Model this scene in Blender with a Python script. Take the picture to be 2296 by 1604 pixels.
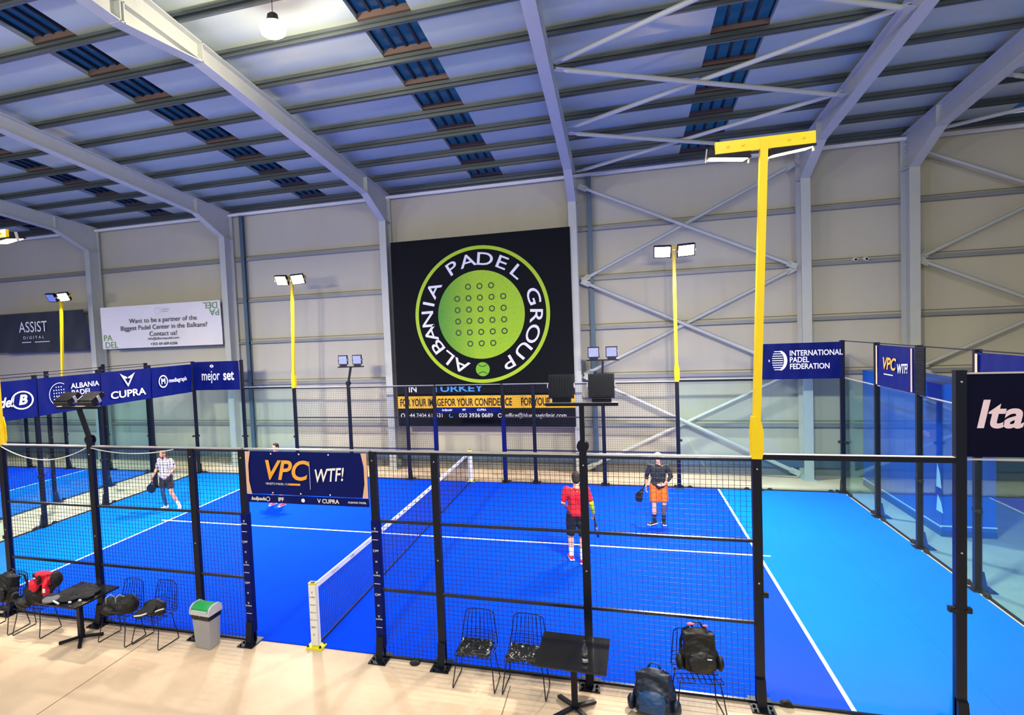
import bpy, bmesh, math, random
from mathutils import Vector, Matrix, Euler
for o in list(bpy.data.objects): bpy.data.objects.remove(o, do_unlink=True)
scene = bpy.context.scene
COL = scene.collection
R = math.radians
PI = math.pi
random.seed(7)

# ---------------------------------------------------------------- camera
cam_d = bpy.data.cameras.new('camera'); cam = bpy.data.objects.new('camera', cam_d); COL.objects.link(cam)
scene.camera = cam
yaw, pitch, roll = -0.29581, -0.04813, -0.04332
f = Vector((math.sin(yaw)*math.cos(pitch), math.cos(yaw)*math.cos(pitch), math.sin(pitch)))
r = f.cross(Vector((0, 0, 1))).normalized(); u = r.cross(f)
r2 = r*math.cos(roll)+u*math.sin(roll); u2 = -r*math.sin(roll)+u*math.cos(roll)
m = Matrix((r2, u2, -f)).transposed().to_4x4(); m.translation = Vector((4.47301, -7.94799, 4.65743))
cam.matrix_world = m
cam_d.sensor_fit = 'HORIZONTAL'; cam_d.sensor_width = 36; cam_d.lens = 1354.98*36/2296
cam_d.shift_x = 172.93/2296; cam_d.shift_y = 9.17/2296
cam_d.clip_end = 300

# ---------------------------------------------------------------- world and exposure
w = bpy.data.worlds.new('world'); scene.world = w; w.use_nodes = True
w.node_tree.nodes['Background'].inputs[0].default_value = (0.35, 0.42, 0.49, 1)
w.node_tree.nodes['Background'].inputs[1].default_value = 0.9
scene.view_settings.view_transform = 'Standard'; scene.view_settings.look = 'None'
scene.view_settings.gamma = 1; scene.view_settings.use_curve_mapping = False
scene.view_settings.exposure = 0.0
try: scene.cycles.transparent_max_bounces = 32
except Exception: pass

def area_light(name, loc, target, size, power, color=(1, .93, .8), spread=170, size_y=None):
    d = bpy.data.lights.new(name, 'AREA'); d.energy = power; d.color = color; d.size = size; d.spread = R(spread)
    if size_y: d.shape = 'RECTANGLE'; d.size_y = size_y
    o = bpy.data.objects.new(name, d); COL.objects.link(o); o.location = loc
    o.rotation_euler = (Vector(target)-Vector(loc)).to_track_quat('-Z', 'Y').to_euler()
    return o
def point_light(name, loc, rad, power, color):
    d = bpy.data.lights.new(name, 'POINT'); d.energy = power; d.color = color; d.shadow_soft_size = rad
    o = bpy.data.objects.new(name, d); COL.objects.link(o); o.location = loc
FLOOD = 370
for (x, y) in ((-6, 0), (6, 0), (-6, 10), (6, 10), (-16, 10), (-28, 10), (-16, 0)):
    s = 1 if y == 0 else -1
    for k in (-1, 1):
        area_light('court_light', (x+k*.32+(.14 if x == 6 and y == 0 else 0), y+s*.2, 6.42), (x+k*1.6, y+s*(5.2 if y == 0 else 3.2), 0), .3, FLOOD*(0.6 if x < -10 or x > 10 else 1), (1, .9, .74) if y == 0 else (1, .95, .86), 120 if y == 0 else 120)
# high bay lamp in view, plus unseen point lights added to brighten floor and ceiling
for (x, y) in ((-13.5, -6.5), (-7.2, -6.5), (-1, -6.5), (5.3, -6.5), (11.5, -6.5)):
    point_light('bay_and_fill_light', (x, y, 8.6), .25, 800, (1, .93, .82))
point_light('bay_and_fill_light', (-1, 1.42, 9.72), .12, 330, (1, .88, .7))

# ---------------------------------------------------------------- materials
def lin(c):
    return tuple(((v/255)/12.92 if v/255 <= .04045 else ((v/255+.055)/1.055)**2.4) for v in c)+(1,)
MATS = {}
def mat(name, rgb, rough=.5, metal=0, var=0, scale=6, bump=0, emit=0, spec=.5, sheen=0, stretch=None, coat=0):
    if name in MATS: return MATS[name]
    mt = bpy.data.materials.new(name); mt.use_nodes = True; nt = mt.node_tree; b = nt.nodes['Principled BSDF']
    b.inputs['Base Color'].default_value = lin(rgb); b.inputs['Roughness'].default_value = rough
    b.inputs['Metallic'].default_value = metal; b.inputs['Specular IOR Level'].default_value = spec
    if coat: b.inputs['Coat Weight'].default_value = coat; b.inputs['Coat Roughness'].default_value = .1
    if emit:
        b.inputs['Emission Color'].default_value = lin(rgb); b.inputs['Emission Strength'].default_value = emit
    tc = nt.nodes.new('ShaderNodeTexCoord'); n = nt.nodes.new('ShaderNodeTexNoise')
    n.inputs['Scale'].default_value = scale; n.inputs['Detail'].default_value = 5
    src = tc.outputs['Object']
    if stretch:
        mp = nt.nodes.new('ShaderNodeMapping'); mp.inputs['Scale'].default_value = stretch; nt.links.new(src, mp.inputs[0]); src = mp.outputs[0]
    nt.links.new(src, n.inputs['Vector'])
    if var:
        mx = nt.nodes.new('ShaderNodeMix'); mx.data_type = 'RGBA'
        c = lin(rgb)
        mx.inputs[6].default_value = tuple(max(0, v*(1-var)) for v in c[:3])+(1,)
        mx.inputs[7].default_value = tuple(min(1, v*(1+var)) for v in c[:3])+(1,)
        nt.links.new(n.outputs['Fac'], mx.inputs[0]); nt.links.new(mx.outputs[2], b.inputs['Base Color'])
    if bump:
        bp = nt.nodes.new('ShaderNodeBump'); bp.inputs['Strength'].default_value = bump; bp.inputs['Distance'].default_value = .02
        nt.links.new(n.outputs['Fac'], bp.inputs['Height']); nt.links.new(bp.outputs[0], b.inputs['Normal'])
    MATS[name] = mt
    return mt
def glassmat(name, tint, ior=1.5, boost=1.0, rough=0):
    mt = bpy.data.materials.new(name); mt.use_nodes = True; nt = mt.node_tree; nt.nodes.clear()
    o = nt.nodes.new('ShaderNodeOutputMaterial'); mx = nt.nodes.new('ShaderNodeMixShader'); fr = nt.nodes.new('ShaderNodeFresnel')
    t = nt.nodes.new('ShaderNodeBsdfTransparent'); g = nt.nodes.new('ShaderNodeBsdfGlossy'); mu = nt.nodes.new('ShaderNodeMath')
    mu.operation = 'MULTIPLY'; mu.use_clamp = True; mu.inputs[1].default_value = boost
    geo = nt.nodes.new('ShaderNodeNewGeometry'); io = nt.nodes.new('ShaderNodeMix'); io.inputs[2].default_value = ior; io.inputs[3].default_value = 1/ior; nt.links.new(geo.outputs['Backfacing'], io.inputs[0]); nt.links.new(io.outputs[0], fr.inputs[0]); tc = nt.nodes.new('ShaderNodeTexCoord'); n = nt.nodes.new('ShaderNodeTexNoise')
    n.inputs['Scale'].default_value = .8; nt.links.new(tc.outputs['Object'], n.inputs['Vector'])
    cr = nt.nodes.new('ShaderNodeMix'); cr.data_type = 'RGBA'
    cr.inputs[6].default_value = tint+(1,); cr.inputs[7].default_value = tuple(v*.97 for v in tint)+(1,)
    nt.links.new(n.outputs['Fac'], cr.inputs[0]); nt.links.new(cr.outputs[2], t.inputs[0])
    fr.inputs[0].default_value = ior; g.inputs['Roughness'].default_value = rough; g.inputs[0].default_value = (.9, 1, .98, 1)
    nt.links.new(fr.outputs[0], mu.inputs[0]); nt.links.new(mu.outputs[0], mx.inputs[0])
    nt.links.new(t.outputs[0], mx.inputs[1]); nt.links.new(g.outputs[0], mx.inputs[2]); nt.links.new(mx.outputs[0], o.inputs[0])
    MATS[name] = mt
    return mt
GLASS = glassmat('clear_glass', (.88, .96, .965), 1.42, .65)
GLASS2 = glassmat('teal_tinted_glass', (.72, .90, .94), 1.42, .8)
M_BLACK = mat('black_steel', (8, 14, 32), .4, .2, .15, 9, spec=.4)
M_WIRE = mat('fence_wire', (20, 26, 36), .5, .2)
M_GALV = mat('pale_rail_steel', (190, 186, 190), .35, .3, .1, 8)
M_STEEL = mat('painted_frame_steel', (184, 189, 184), .5, .1, .06, 3)
M_STEELD = mat('secondary_steel', (78, 100, 120), .5, .3, .1, 3)
M_PURL = mat('galvanised_purlin', (88, 98, 104), .45, .35, .15, 5, stretch=(.3, 4, 4))
M_ROOF = mat('roof_sheet', (186, 200, 190), .34, .1, .10, .7, stretch=(.5, 2, 2))
M_WALL = mat('wall_panel', (190, 187, 170), .6, 0, .05, .6, stretch=(3, 1, .3))
M_WALL2 = mat('wall_girt', (138, 142, 146), .5, .2, .08, 3)
M_WHITE = mat('white_paint', (236, 236, 232), .5, 0, .04)
M_YEL = mat('yellow_paint', (238, 205, 0), .38, 0, .05, 4, coat=.3)
M_NAVY = mat('navy_vinyl', (1, 16, 92), .55, 0, .12, 3, bump=.25, spec=.15)
M_NAVYD = mat('dark_navy_vinyl', (1, 3, 34), .6, 0, .12, 3, bump=.15, spec=.12)
M_INK = mat('white_print', (240, 240, 245), .5)
M_INKD = mat('dark_print', (40, 44, 52), .5)
M_INKG = mat('green_print', (96, 150, 70), .5)
M_ORANGE = mat('gold_print', (250, 168, 60), .45, 0, .25, 5)
M_LAMP = mat('lit_lamp_glass', (255, 214, 130), .3, emit=45)
M_LAMPOFF = mat('unlit_lamp_glass', (190, 200, 225), .15, .3, .3, 20)
M_FIN = mat('lamp_housing', (30, 32, 44), .35, .5, .3, 30)
M_RUB = mat('black_rubber', (18, 18, 22), .7, 0, .2)

# ---------------------------------------------------------------- mesh builder
class MB:
    def __init__(s): s.v = []; s.f = []; s.sm = []
    def add(s, vs, fs, smooth=False):
        b = len(s.v); s.v += [tuple(v) for v in vs]; s.f += [tuple(b+i for i in q) for q in fs]; s.sm += [smooth]*len(fs)
        return s
    def box(s, c, d, rot=None, taper=1.0):
        c = Vector(c); M = rot if rot is not None else Matrix.Identity(3)
        vs = []
        for z in (-1, 1):
            t = taper if z > 0 else 1
            for x, y in ((-1, -1), (1, -1), (1, 1), (-1, 1)):
                vs.append(c+M@Vector((x*d[0]/2*t, y*d[1]/2*t, z*d[2]/2)))
        return s.add(vs, [(0, 3, 2, 1), (4, 5, 6, 7), (0, 1, 5, 4), (1, 2, 6, 5), (2, 3, 7, 6), (3, 0, 4, 7)])
    def bb(s, a, b):
        return s.box([(a[i]+b[i])/2 for i in range(3)], [abs(b[i]-a[i]) for i in range(3)])
    def frame_of(s, a, b, up=(0, 0, 1)):
        z = (Vector(b)-Vector(a)).normalized(); upv = Vector(up)
        if abs(z.dot(upv)) > .98: upv = Vector((0, 1, 0))
        x = upv.cross(z).normalized(); y = z.cross(x)
        return x, y, z
    def beam(s, a, b, w_, h_, up=(0, 0, 1), caps=True):
        a = Vector(a); b = Vector(b); x, y, z = s.frame_of(a, b, up)
        vs = []
        for p in (a, b):
            for i, j in ((-1, -1), (1, -1), (1, 1), (-1, 1)): vs.append(p+x*(i*w_/2)+y*(j*h_/2))
        fs = [(0, 1, 5, 4), (1, 2, 6, 5), (2, 3, 7, 6), (3, 0, 4, 7)]
        if caps: fs += [(0, 3, 2, 1), (4, 5, 6, 7)]
        return s.add(vs, fs)
    def cyl(s, a, b, r1, r2=None, n=12, caps=True, smooth=True):
        a = Vector(a); b = Vector(b); r2 = r1 if r2 is None else r2; x, y, z = s.frame_of(a, b)
        vs = []
        for p, rr in ((a, r1), (b, r2)):
            for i in range(n):
                t = 2*PI*i/n; vs.append(p+(x*math.cos(t)+y*math.sin(t))*rr)
        s.add(vs, [(i, (i+1) % n, n+(i+1) % n, n+i) for i in range(n)], smooth)
        if caps:
            s.add(vs[:n], [tuple(reversed(range(n)))]); s.add(vs[n:], [tuple(range(n))])
        return s
    def tube(s, pts, r_, n=8, closed=False):
        pts = [Vector(p) for p in pts]; N = len(pts); vs = []
        px = None
        for i, p in enumerate(pts):
            a = pts[i-1] if i > 0 or closed else p; b = pts[(i+1) % N] if i < N-1 or closed else p
            z = (b-a).normalized()
            if px is None:
                up = Vector((0, 0, 1)) if abs(z.z) < .9 else Vector((0, 1, 0)); x = up.cross(z).normalized()
            else:
                x = (px-z*px.dot(z)).normalized()
            px = x; y = z.cross(x); rr = r_[i] if isinstance(r_, (list, tuple)) else r_
            for k in range(n):
                t = 2*PI*k/n; vs.append(p+(x*math.cos(t)+y*math.sin(t))*rr)
        fs = []
        for i in range(N if closed else N-1):
            j = (i+1) % N
            for k in range(n): fs.append((i*n+k, i*n+(k+1) % n, j*n+(k+1) % n, j*n+k))
        if not closed: fs += [tuple(reversed(range(n))), tuple((N-1)*n+k for k in range(n))]
        return s.add(vs, fs, True)
    def ball(s, c, r_, n=12, m_=8, sc=(1, 1, 1), rot=None):
        c = Vector(c); M = rot if rot is not None else Matrix.Identity(3); vs = [c+M@Vector((0, 0, r_*sc[2]))]
        for i in range(1, m_):
            t = PI*i/m_
            for k in range(n):
                p = 2*PI*k/n; vs.append(c+M@Vector((r_*sc[0]*math.sin(t)*math.cos(p), r_*sc[1]*math.sin(t)*math.sin(p), r_*sc[2]*math.cos(t))))
        vs.append(c+M@Vector((0, 0, -r_*sc[2]))); L = len(vs)-1; fs = [(0, 1+k, 1+(k+1) % n) for k in range(n)]
        for i in range(m_-2):
            for k in range(n): a = 1+i*n+k; b = 1+i*n+(k+1) % n; fs.append((a, a+n, b+n, b))
        fs += [(L, 1+(m_-2)*n+(k+1) % n, 1+(m_-2)*n+k) for k in range(n)]
        return s.add(vs, fs, True)
    def lathe(s, prof, c=(0, 0, 0), n=20):
        vs = []
        for (rr, z) in prof:
            for k in range(n): t = 2*PI*k/n; vs.append((c[0]+rr*math.cos(t), c[1]+rr*math.sin(t), c[2]+z))
        fs = []
        for i in range(len(prof)-1):
            for k in range(n): fs.append((i*n+k, i*n+(k+1) % n, (i+1)*n+(k+1) % n, (i+1)*n+k))
        fs += [tuple(reversed(range(n))), tuple((len(prof)-1)*n+k for k in range(n))]
        return s.add(vs, fs, True)
    def prism(s, poly, o, ux, uy, nrm, t):
        o = Vector(o); ux = Vector(ux); uy = Vector(uy); nv = Vector(nrm)
        n = len(poly); vs = [o+ux*a+uy*b for a, b in poly]+[o+ux*a+uy*b+nv*t for a, b in poly]
        return s.add(vs, [tuple(range(n)), tuple(reversed(range(n, 2*n)))]+[(i, n+i, n+(i+1) % n, (i+1) % n) for i in range(n)])
    def text(s, body, o, ux, uy, size, shear=0, bold=0, sx=1.0, align='CENTER', ang=0):
        V, F = text2d(body, shear, bold, align)
        o = Vector(o); ux = Vector(ux); uy = Vector(uy); ca, sa = math.cos(ang), math.sin(ang)
        vs = []
        for x, y in V:
            x *= size*sx; y *= size
            vs.append(o+ux*(x*ca-y*sa)+uy*(x*sa+y*ca))
        return s.add(vs, F)
    def ring(s, o, ux, uy, r0, r1, n=64, a0=0, a1=2*PI, sx=1.0):
        o = Vector(o); ux = Vector(ux); uy = Vector(uy); vs = []
        for i in range(n+1):
            t = a0+(a1-a0)*i/n
            for rr in (r0, r1): vs.append(o+ux*(rr*math.cos(t)*sx)+uy*(rr*math.sin(t)))
        return s.add(vs, [(2*i, 2*i+1, 2*i+3, 2*i+2) for i in range(n)])
    def disc(s, o, ux, uy, r_, n=48, sx=1.0):
        o = Vector(o); ux = Vector(ux); uy = Vector(uy)
        return s.add([o+ux*(r_*math.cos(2*PI*i/n)*sx)+uy*(r_*math.sin(2*PI*i/n)) for i in range(n)], [tuple(range(n))])
    def quad(s, o, ux, uy, x0, y0, x1, y1):
        o = Vector(o); ux = Vector(ux); uy = Vector(uy)
        return s.add([o+ux*a+uy*b for a, b in ((x0, y0), (x1, y0), (x1, y1), (x0, y1))], [(0, 1, 2, 3)])
    def mesh(s, name):
        me = bpy.data.meshes.new(name); me.from_pydata(s.v, [], s.f)
        me.polygons.foreach_set('use_smooth', s.sm); me.update(); return me
    def build(s, name, material, parent=None, bevel=0, loc=None):
        o = bpy.data.objects.new(name, s.mesh(name)); COL.objects.link(o); o.data.materials.append(material)
        if parent: o.parent = parent
        if loc: o.location = loc
        if bevel:
            bm = o.modifiers.new('b', 'BEVEL'); bm.width = bevel; bm.segments = 2; bm.limit_method = 'ANGLE'
        return o
_tc = {}
def text2d(body, shear, bold, align):
    k = (body, shear, bold, align)
    if k not in _tc:
        cu = bpy.data.curves.new('lettering', 'FONT'); cu.body = body; cu.size = 1; cu.shear = shear; cu.offset = bold
        cu.align_x = align; cu.align_y = 'CENTER'; cu.resolution_u = 4; cu.fill_mode = 'FRONT'
        ob = bpy.data.objects.new('lettering', cu); COL.objects.link(ob)
        me = ob.to_mesh(); _tc[k] = ([(v.co.x, v.co.y) for v in me.vertices], [tuple(p.vertices) for p in me.polygons])
        ob.to_mesh_clear(); bpy.data.objects.remove(ob); bpy.data.curves.remove(cu)
    return _tc[k]
def tag(o, label=None, cat=None, group=None, kind=None):
    if label: o['label'] = label
    if cat: o['category'] = cat
    if group: o['group'] = group
    if kind: o['kind'] = kind
    return o
def empty(name, loc, rz=0, label=None, cat=None, group=None):
    o = bpy.data.objects.new(name, None); COL.objects.link(o); o.location = loc; o.rotation_euler = (0, 0, rz); o.empty_display_size = .1
    return tag(o, label, cat, group)
def kids(o): return [c for c in KID.get(o.name, [])]
def copy_tree(o, loc, rz, label, group=None):
    r_ = o.copy(); COL.objects.link(r_); r_.location = loc; r_.rotation_euler = (0, 0, rz); r_['label'] = label
    if group: r_['group'] = group
    for ch in list(o.children):
        c = ch.copy(); COL.objects.link(c); c.parent = r_
        for g in ch.children:
            d = g.copy(); COL.objects.link(d); d.parent = c
    return r_
def struct(name, mb, material): return tag(mb.build(name, material), kind='structure')
ORD = ['first', 'second', 'third', 'fourth', 'fifth', 'sixth', 'seventh', 'eighth', 'ninth', 'tenth', 'eleventh', 'twelfth']
X1, Y1, Z1 = Vector((1, 0, 0)), Vector((0, 1, 0)), Vector((0, 0, 1))

# ---------------------------------------------------------------- hall shell
EAVE, SL, RIDGE, YW = 9.45, .092, .13, 12.0
def ztop(y):            # top of the rafters, purlins sit on it
    return EAVE+SL*(12-abs(y-RIDGE)-RIDGE)
XL, XR = -34.0, 24.7
def floor_material():
    mt = mat('concrete_floor', (236, 210, 180), .55, 0, .13, 1.3, bump=.05)
    nt = mt.node_tree; b = nt.nodes['Principled BSDF']; old = b.inputs['Base Color'].links[0].from_socket
    tc = nt.nodes.new('ShaderNodeTexCoord')
    n = nt.nodes.new('ShaderNodeTexNoise'); n.inputs['Scale'].default_value = .55; n.inputs['Detail'].default_value = 8; n.inputs['Roughness'].default_value = .65
    nt.links.new(tc.outputs['Object'], n.inputs['Vector'])
    cr = nt.nodes.new('ShaderNodeValToRGB'); cr.color_ramp.elements[0].position = .35; cr.color_ramp.elements[1].position = .68
    cr.color_ramp.elements[0].color = (.80, .76, .74, 1); cr.color_ramp.elements[1].color = (1, 1, 1, 1)
    nt.links.new(n.outputs['Fac'], cr.inputs[0])
    mx = nt.nodes.new('ShaderNodeMix'); mx.data_type = 'RGBA'; mx.blend_type = 'MULTIPLY'; mx.inputs[0].default_value = 1
    nt.links.new(old, mx.inputs[6]); nt.links.new(cr.outputs[0], mx.inputs[7]); nt.links.new(mx.outputs[2], b.inputs['Base Color'])
    return mt
struct('floor', MB().bb((XL, -12, -.2), (XR, YW, 0)), floor_material())
jm = MB()
for x in (-2.76, -8.3, 3.0, 8.6): jm.bb((x-.006, -12, 0), (x+.006, -.35, .0015))
struct('trim_floor_joint', jm, mat('floor_joint', (120, 100, 84), .8))
struct('wall_far', MB().bb((XL, YW, -.1), (XR, YW+.15, EAVE+.3)), M_WALL)
for nm, x in (('wall_left', XL), ('wall_right', XR)):
    s_ = -1 if x < 0 else 1
    struct(nm, MB().prism([(-12, -.1), (12, -.1), (12, EAVE+.2), (RIDGE, ztop(RIDGE)+.2), (-11.74, EAVE+.2)], (x, 0, 0), Y1, Z1, (s_, 0, 0), .15), M_WALL)
# seams of the wall panels, thin strips in one even grey
sm_ = MB()
for z in (1.53, 3.07, 4.62, 6.18, 7.74): sm_.bb((XL, YW-.006, z+.06), (XR, YW, z+.085))
struct('trim_wall_seam', sm_, mat('panel_seam_grey', (120, 118, 112), .6))
bk = MB().bb((XL, YW-.05, .0), (XR, YW, .35)); struct('baseboard_far', bk, mat('kick_strip', (120, 122, 122), .6, 0, .1, 2))
# roof: strips between the rooflight rows
LIGHTS_X = [(-31.6, -30.55), (-25.3, -24.25), (-19.05, -18.0), (-12.85, -11.8), (-6.3, -5.25), (.0, 1.05), (6.36, 7.4), (14.2, 15.25), (20.4, 21.45)]
def roofstrip(x0, x1, z0, z1, mb):
    for y0, y1 in ((RIDGE, YW+.1), (RIDGE, -11.84)):
        a = ztop(y0); b = EAVE+SL*0-.01
        vs = []
        for z in (z0, z1):
            vs += [(x0, y0, a+z), (x1, y0, a+z), (x1, y1, b+z), (x0, y1, b+z)]
        mb.add(vs, [(0, 1, 2, 3), (7, 6, 5, 4), (0, 4, 5, 1), (1, 5, 6, 2), (2, 6, 7, 3), (3, 7, 4, 0)])
rf = MB(); xs = XL
for a, b in LIGHTS_X: roofstrip(xs, a, .2, .3, rf); xs = b
roofstrip(xs, XR, .2, .3, rf)
struct('ceiling', rf, M_ROOF)
M_RL = glassmat('rooflight_sheet', (.14, .36, .62), 1.5, 1.3, .15)
M_RIB = mat('rooflight_rib', (28, 34, 48), .5)
M_CURB = mat('rooflight_curb', (100, 82, 78), .6, 0, .15, 4)
PUR = [RIDGE+.07+1.285*k for k in range(10)]
for i, (a, b) in enumerate(LIGHTS_X):
    s_ = MB(); roofstrip(a, b, .36, .372, s_); o = struct('window_%d' % (i+1), s_, M_RL)
    if a < -20 or a > 12: continue
    rb = MB()
    for k in range(5):
        x = a+(b-a)*k/4
        for y1, sg in ((YW, 1), (-11.7, -1)):
            rb.beam((x, RIDGE, ztop(RIDGE)+.33), (x, y1, EAVE+.33), .05 if 0 < k < 4 else .03, .07)
    rb.build('glazing_bar', M_RIB, o)
    cb = MB()
    for y in PUR[1:]:
        z = ztop(y)
        cb.box(((a+b)/2, y+.02, z+.27), (b-a, .16, .12)); cb.box(((a+b)/2, 2*RIDGE-y, z+.27), (b-a, .16, .12))
    cb.build('curb', M_CURB, o)
# wall girts: horizontal rails of the far wall
FR = [-28.2, -21.95, -15.7, -9.4, -3.05, 3.22, 9.55, 12.1, 18.4]
n_ = 0
for z in (1.50, 3.04, 4.59, 6.15, 7.71):
    n_ += 1; g = MB(); g.bb((XL, 11.86, z-.07), (XR, YW-.006, z-.055)); g.bb((XL, 11.86, z-.07), (XR, 11.875, z+.04)); g.bb((XL, 11.86, z+.03), (XR, 11.9, z+.04))
    struct('trim_%d' % n_, g, M_WALL2)
g = MB().beam((XL, 11.8, 9.36), (XR, 11.8, 9.36), .1, .09); struct('trim_eave', g, M_WHITE)
g = MB().bb((XL, 11.75, .28), (XR, 11.98, .5)); struct('trim_low_rail', g, M_STEELD)
# purlins
for k, y in enumerate(PUR+[2*RIDGE-p_ for p_ in PUR[1:]]):
    p_ = MB(); z = ztop(y)
    p_.bb((XL+.05, y-.004, z+.0), (XR-.05, y+.004, z+.2)); p_.bb((XL+.05, y-.07, z), (XR-.05, y, z+.008)); p_.bb((XL+.05, y-.07, z), (XR-.05, y-.063, z+.03))
    p_.bb((XL+.05, y, z+.19), (XR-.05, y+.07, z+.2)); p_.bb((XL+.05, y-.075, z+.10), (XR-.05, y-.004, z+.112))
    o = p_.build('roof_purlin', M_PURL)
    if k < 10: tag(o, 'long grey steel purlin under the roof, %s down from the ridge to the far wall' % ORD[k], 'purlin', 'purlins of the far roof slope')
    else: tag(o, 'long grey steel purlin of the camera side roof slope, %s from the ridge' % ORD[k-10], 'purlin', 'purlins of the near roof slope')

# portal frames
def portal(x, label):
    t = empty('portal_frame', (x, 0, 0), 0, label, 'steel frame', 'portal frames of the hall')
    fw, ft, wt = .24, .022, .014
    for sg in (1, -1):
        def Y(y): return RIDGE+sg*(y-RIDGE)
        c = MB()
        yf, yb = 11.3, 11.84
        c.bb((-fw/2, Y(yf), 0), (fw/2, Y(yf+ft), 8.5)); c.bb((-fw/2, Y(yb-ft), 0), (fw/2, Y(yb), 9.4)); c.bb((-wt/2, Y(yf+ft), 0), (wt/2, Y(yb-ft), 8.49))
        c.bb((-fw/2-.05, Y(yf-.06), 0), (fw/2+.05, Y(yb), .03))
        c.build('column', M_STEEL, t)
        top = [(yb, ztop(yb)), (RIDGE, ztop(RIDGE))]
        bot = [(yf, 8.5), (9.9, 9.12), (2.1, 9.98), (RIDGE, 9.80)]
        # web
        q = MB(); poly = [(Y(yb), 8.5)]+[(Y(a), b) for a, b in bot]+[(Y(a), b) for a, b in reversed(top)]
        q.prism(poly, (-wt/2, 0, 0), Y1, Z1, X1, wt)
        def fl(mb, pts, up):
            for (a, b), (c_, d) in zip(pts, pts[1:]):
                A = Vector((0, Y(a), b+up)); B = Vector((0, Y(c_), d+up)); mb.beam(A, B, fw, ft)
        fl(q, bot, ft/2); fl(q, [(a, b) for a, b in top], -ft/2)
        fl(q, [(2.1, 10.0), (RIDGE, ztop(RIDGE)-.40)], 0)
        q.build('rafter', M_STEEL, t)
        e = MB()
        for (yy, z0, z1) in ((9.9, 9.12, ztop(9.9)), (2.1, 9.98, ztop(2.1)), (.17, 9.8, ztop(.17))):
            e.bb((-fw/2, Y(yy-.012), z0), (fw/2, Y(yy+.012), z1))
        e.bb((-fw/2, Y(yf), 8.49), (fw/2, Y(yb), 8.51))
        for zz in (8.62, 8.8, 8.98, 9.16):
            for xx in (-.08, .08): e.cyl((xx, Y(yf+.36), zz), (xx, Y(yf+.36)-.04*sg, zz), .022, n=6)
        e.build('stiffener', M_STEEL, t)
    return t
flab = ['grey steel portal frame outside the view beyond the dark draped banner', 'grey steel portal frame of column and rafter past the dark draped banner', 'grey steel portal frame between dark draped banner and white partner banner', 'grey steel portal frame between white partner banner and twin floodlight on yellow pole',
        'grey steel portal frame bordering the big green circle banner, toward the hanging lamp', 'grey steel portal frame between the green circle banner and the cross braces', 'grey steel portal frame between cross braces and the two small wall cameras',
        'grey steel portal frame just past the two small wall cameras', 'grey steel portal frame at the far end of the hall beyond the second braced bay']
for x, l_ in zip(FR, flab): portal(x, l_)
for x, l_ in ((3.72, 'thin blue grey steel post beside the column by the cross braces'), (-8.85, 'thin blue grey steel post beside the column next to the white partner banner')):
    s_ = MB(); s_.bb((-.07, -.07, 0), (.07, -.05, 9.3)); s_.bb((-.07, .05, 0), (.07, .07, 9.3)); s_.bb((-.01, -.06, 0), (.01, .06, 9.3))
    tag(s_.build('wall_post', M_STEELD, loc=(x, 11.81, 0)), l_, 'post')

# cross braces
def brace(a, b, rr, label, group, gus=(0, 1, 0)):
    a = Vector(a); b = Vector(b); d = (b-a).normalized(); t = empty('cross_brace', a, 0, label, 'brace', group); L = (b-a).length
    s_ = MB(); s_.cyl(d*.28, d*(L-.28), rr, n=12); s_.cyl(d*.2, d*.3, rr*.6, rr, n=12); s_.cyl(d*(L-.3), d*(L-.2), rr, rr*.6, n=12)
    s_.build('rod', M_STEEL, t)
    for sgn, o in ((1, Vector()), (-1, d*L)):
        e = MB(); e.beam(o+d*sgn*.02, o+d*sgn*.3, .16, .016, up=(0, 0, 1) if abs(gus[1]) < .5 else (1, 0, 0) if abs(d.x) < .1 else Vector((0, 1, 0)))
        e.build('gusset', M_STEEL, t)
yb_ = 11.55
nodes = [9.0, 6.07, 3.1, .12]
nm3 = ['top', 'middle', 'bottom']
for i in range(3):
    a, b = nodes[i], nodes[i+1]
    brace((3.4, yb_, a), (9.4, yb_, b), .055, 'round steel brace falling from the circle banner side, %s X on the far wall' % nm3[i], 'wall braces beside the circle banner')
    brace((3.4, yb_+.12, b), (9.4, yb_+.12, a), .055, 'round steel brace rising away from the circle banner, %s X on the far wall' % nm3[i], 'wall braces beside the circle banner')
    brace((12.25, yb_, a), (18.25, yb_, b), .055, 'thin steel brace falling away from the wall cameras, %s X of the second braced bay' % nm3[i], 'wall braces past the wall cameras')
    brace((12.25, yb_+.12, b), (18.25, yb_+.12, a), .055, 'thin steel brace rising away from the wall cameras, %s X of the second braced bay' % nm3[i], 'wall braces past the wall cameras')
rn = [10.9, 7.7, 4.5, 1.3]
for i in range(3):
    for xa, xb, nm in ((3.4, 9.4, 'above the braced wall'), (12.25, 18.25, 'past the small wall cameras')):
        for q, (ya, yb) in enumerate(((rn[i], rn[i+1]), (rn[i+1], rn[i]))):
            brace((xa, ya, ztop(ya)-.28-.1*q), (xb, yb, ztop(yb)-.28-.1*q), .05, 'pale roof brace %s, %s pair from the eave, %s' % (nm, ORD[i], ('rising', 'dropping')[q]), 'roof braces', (0, 0, 1))

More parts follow.
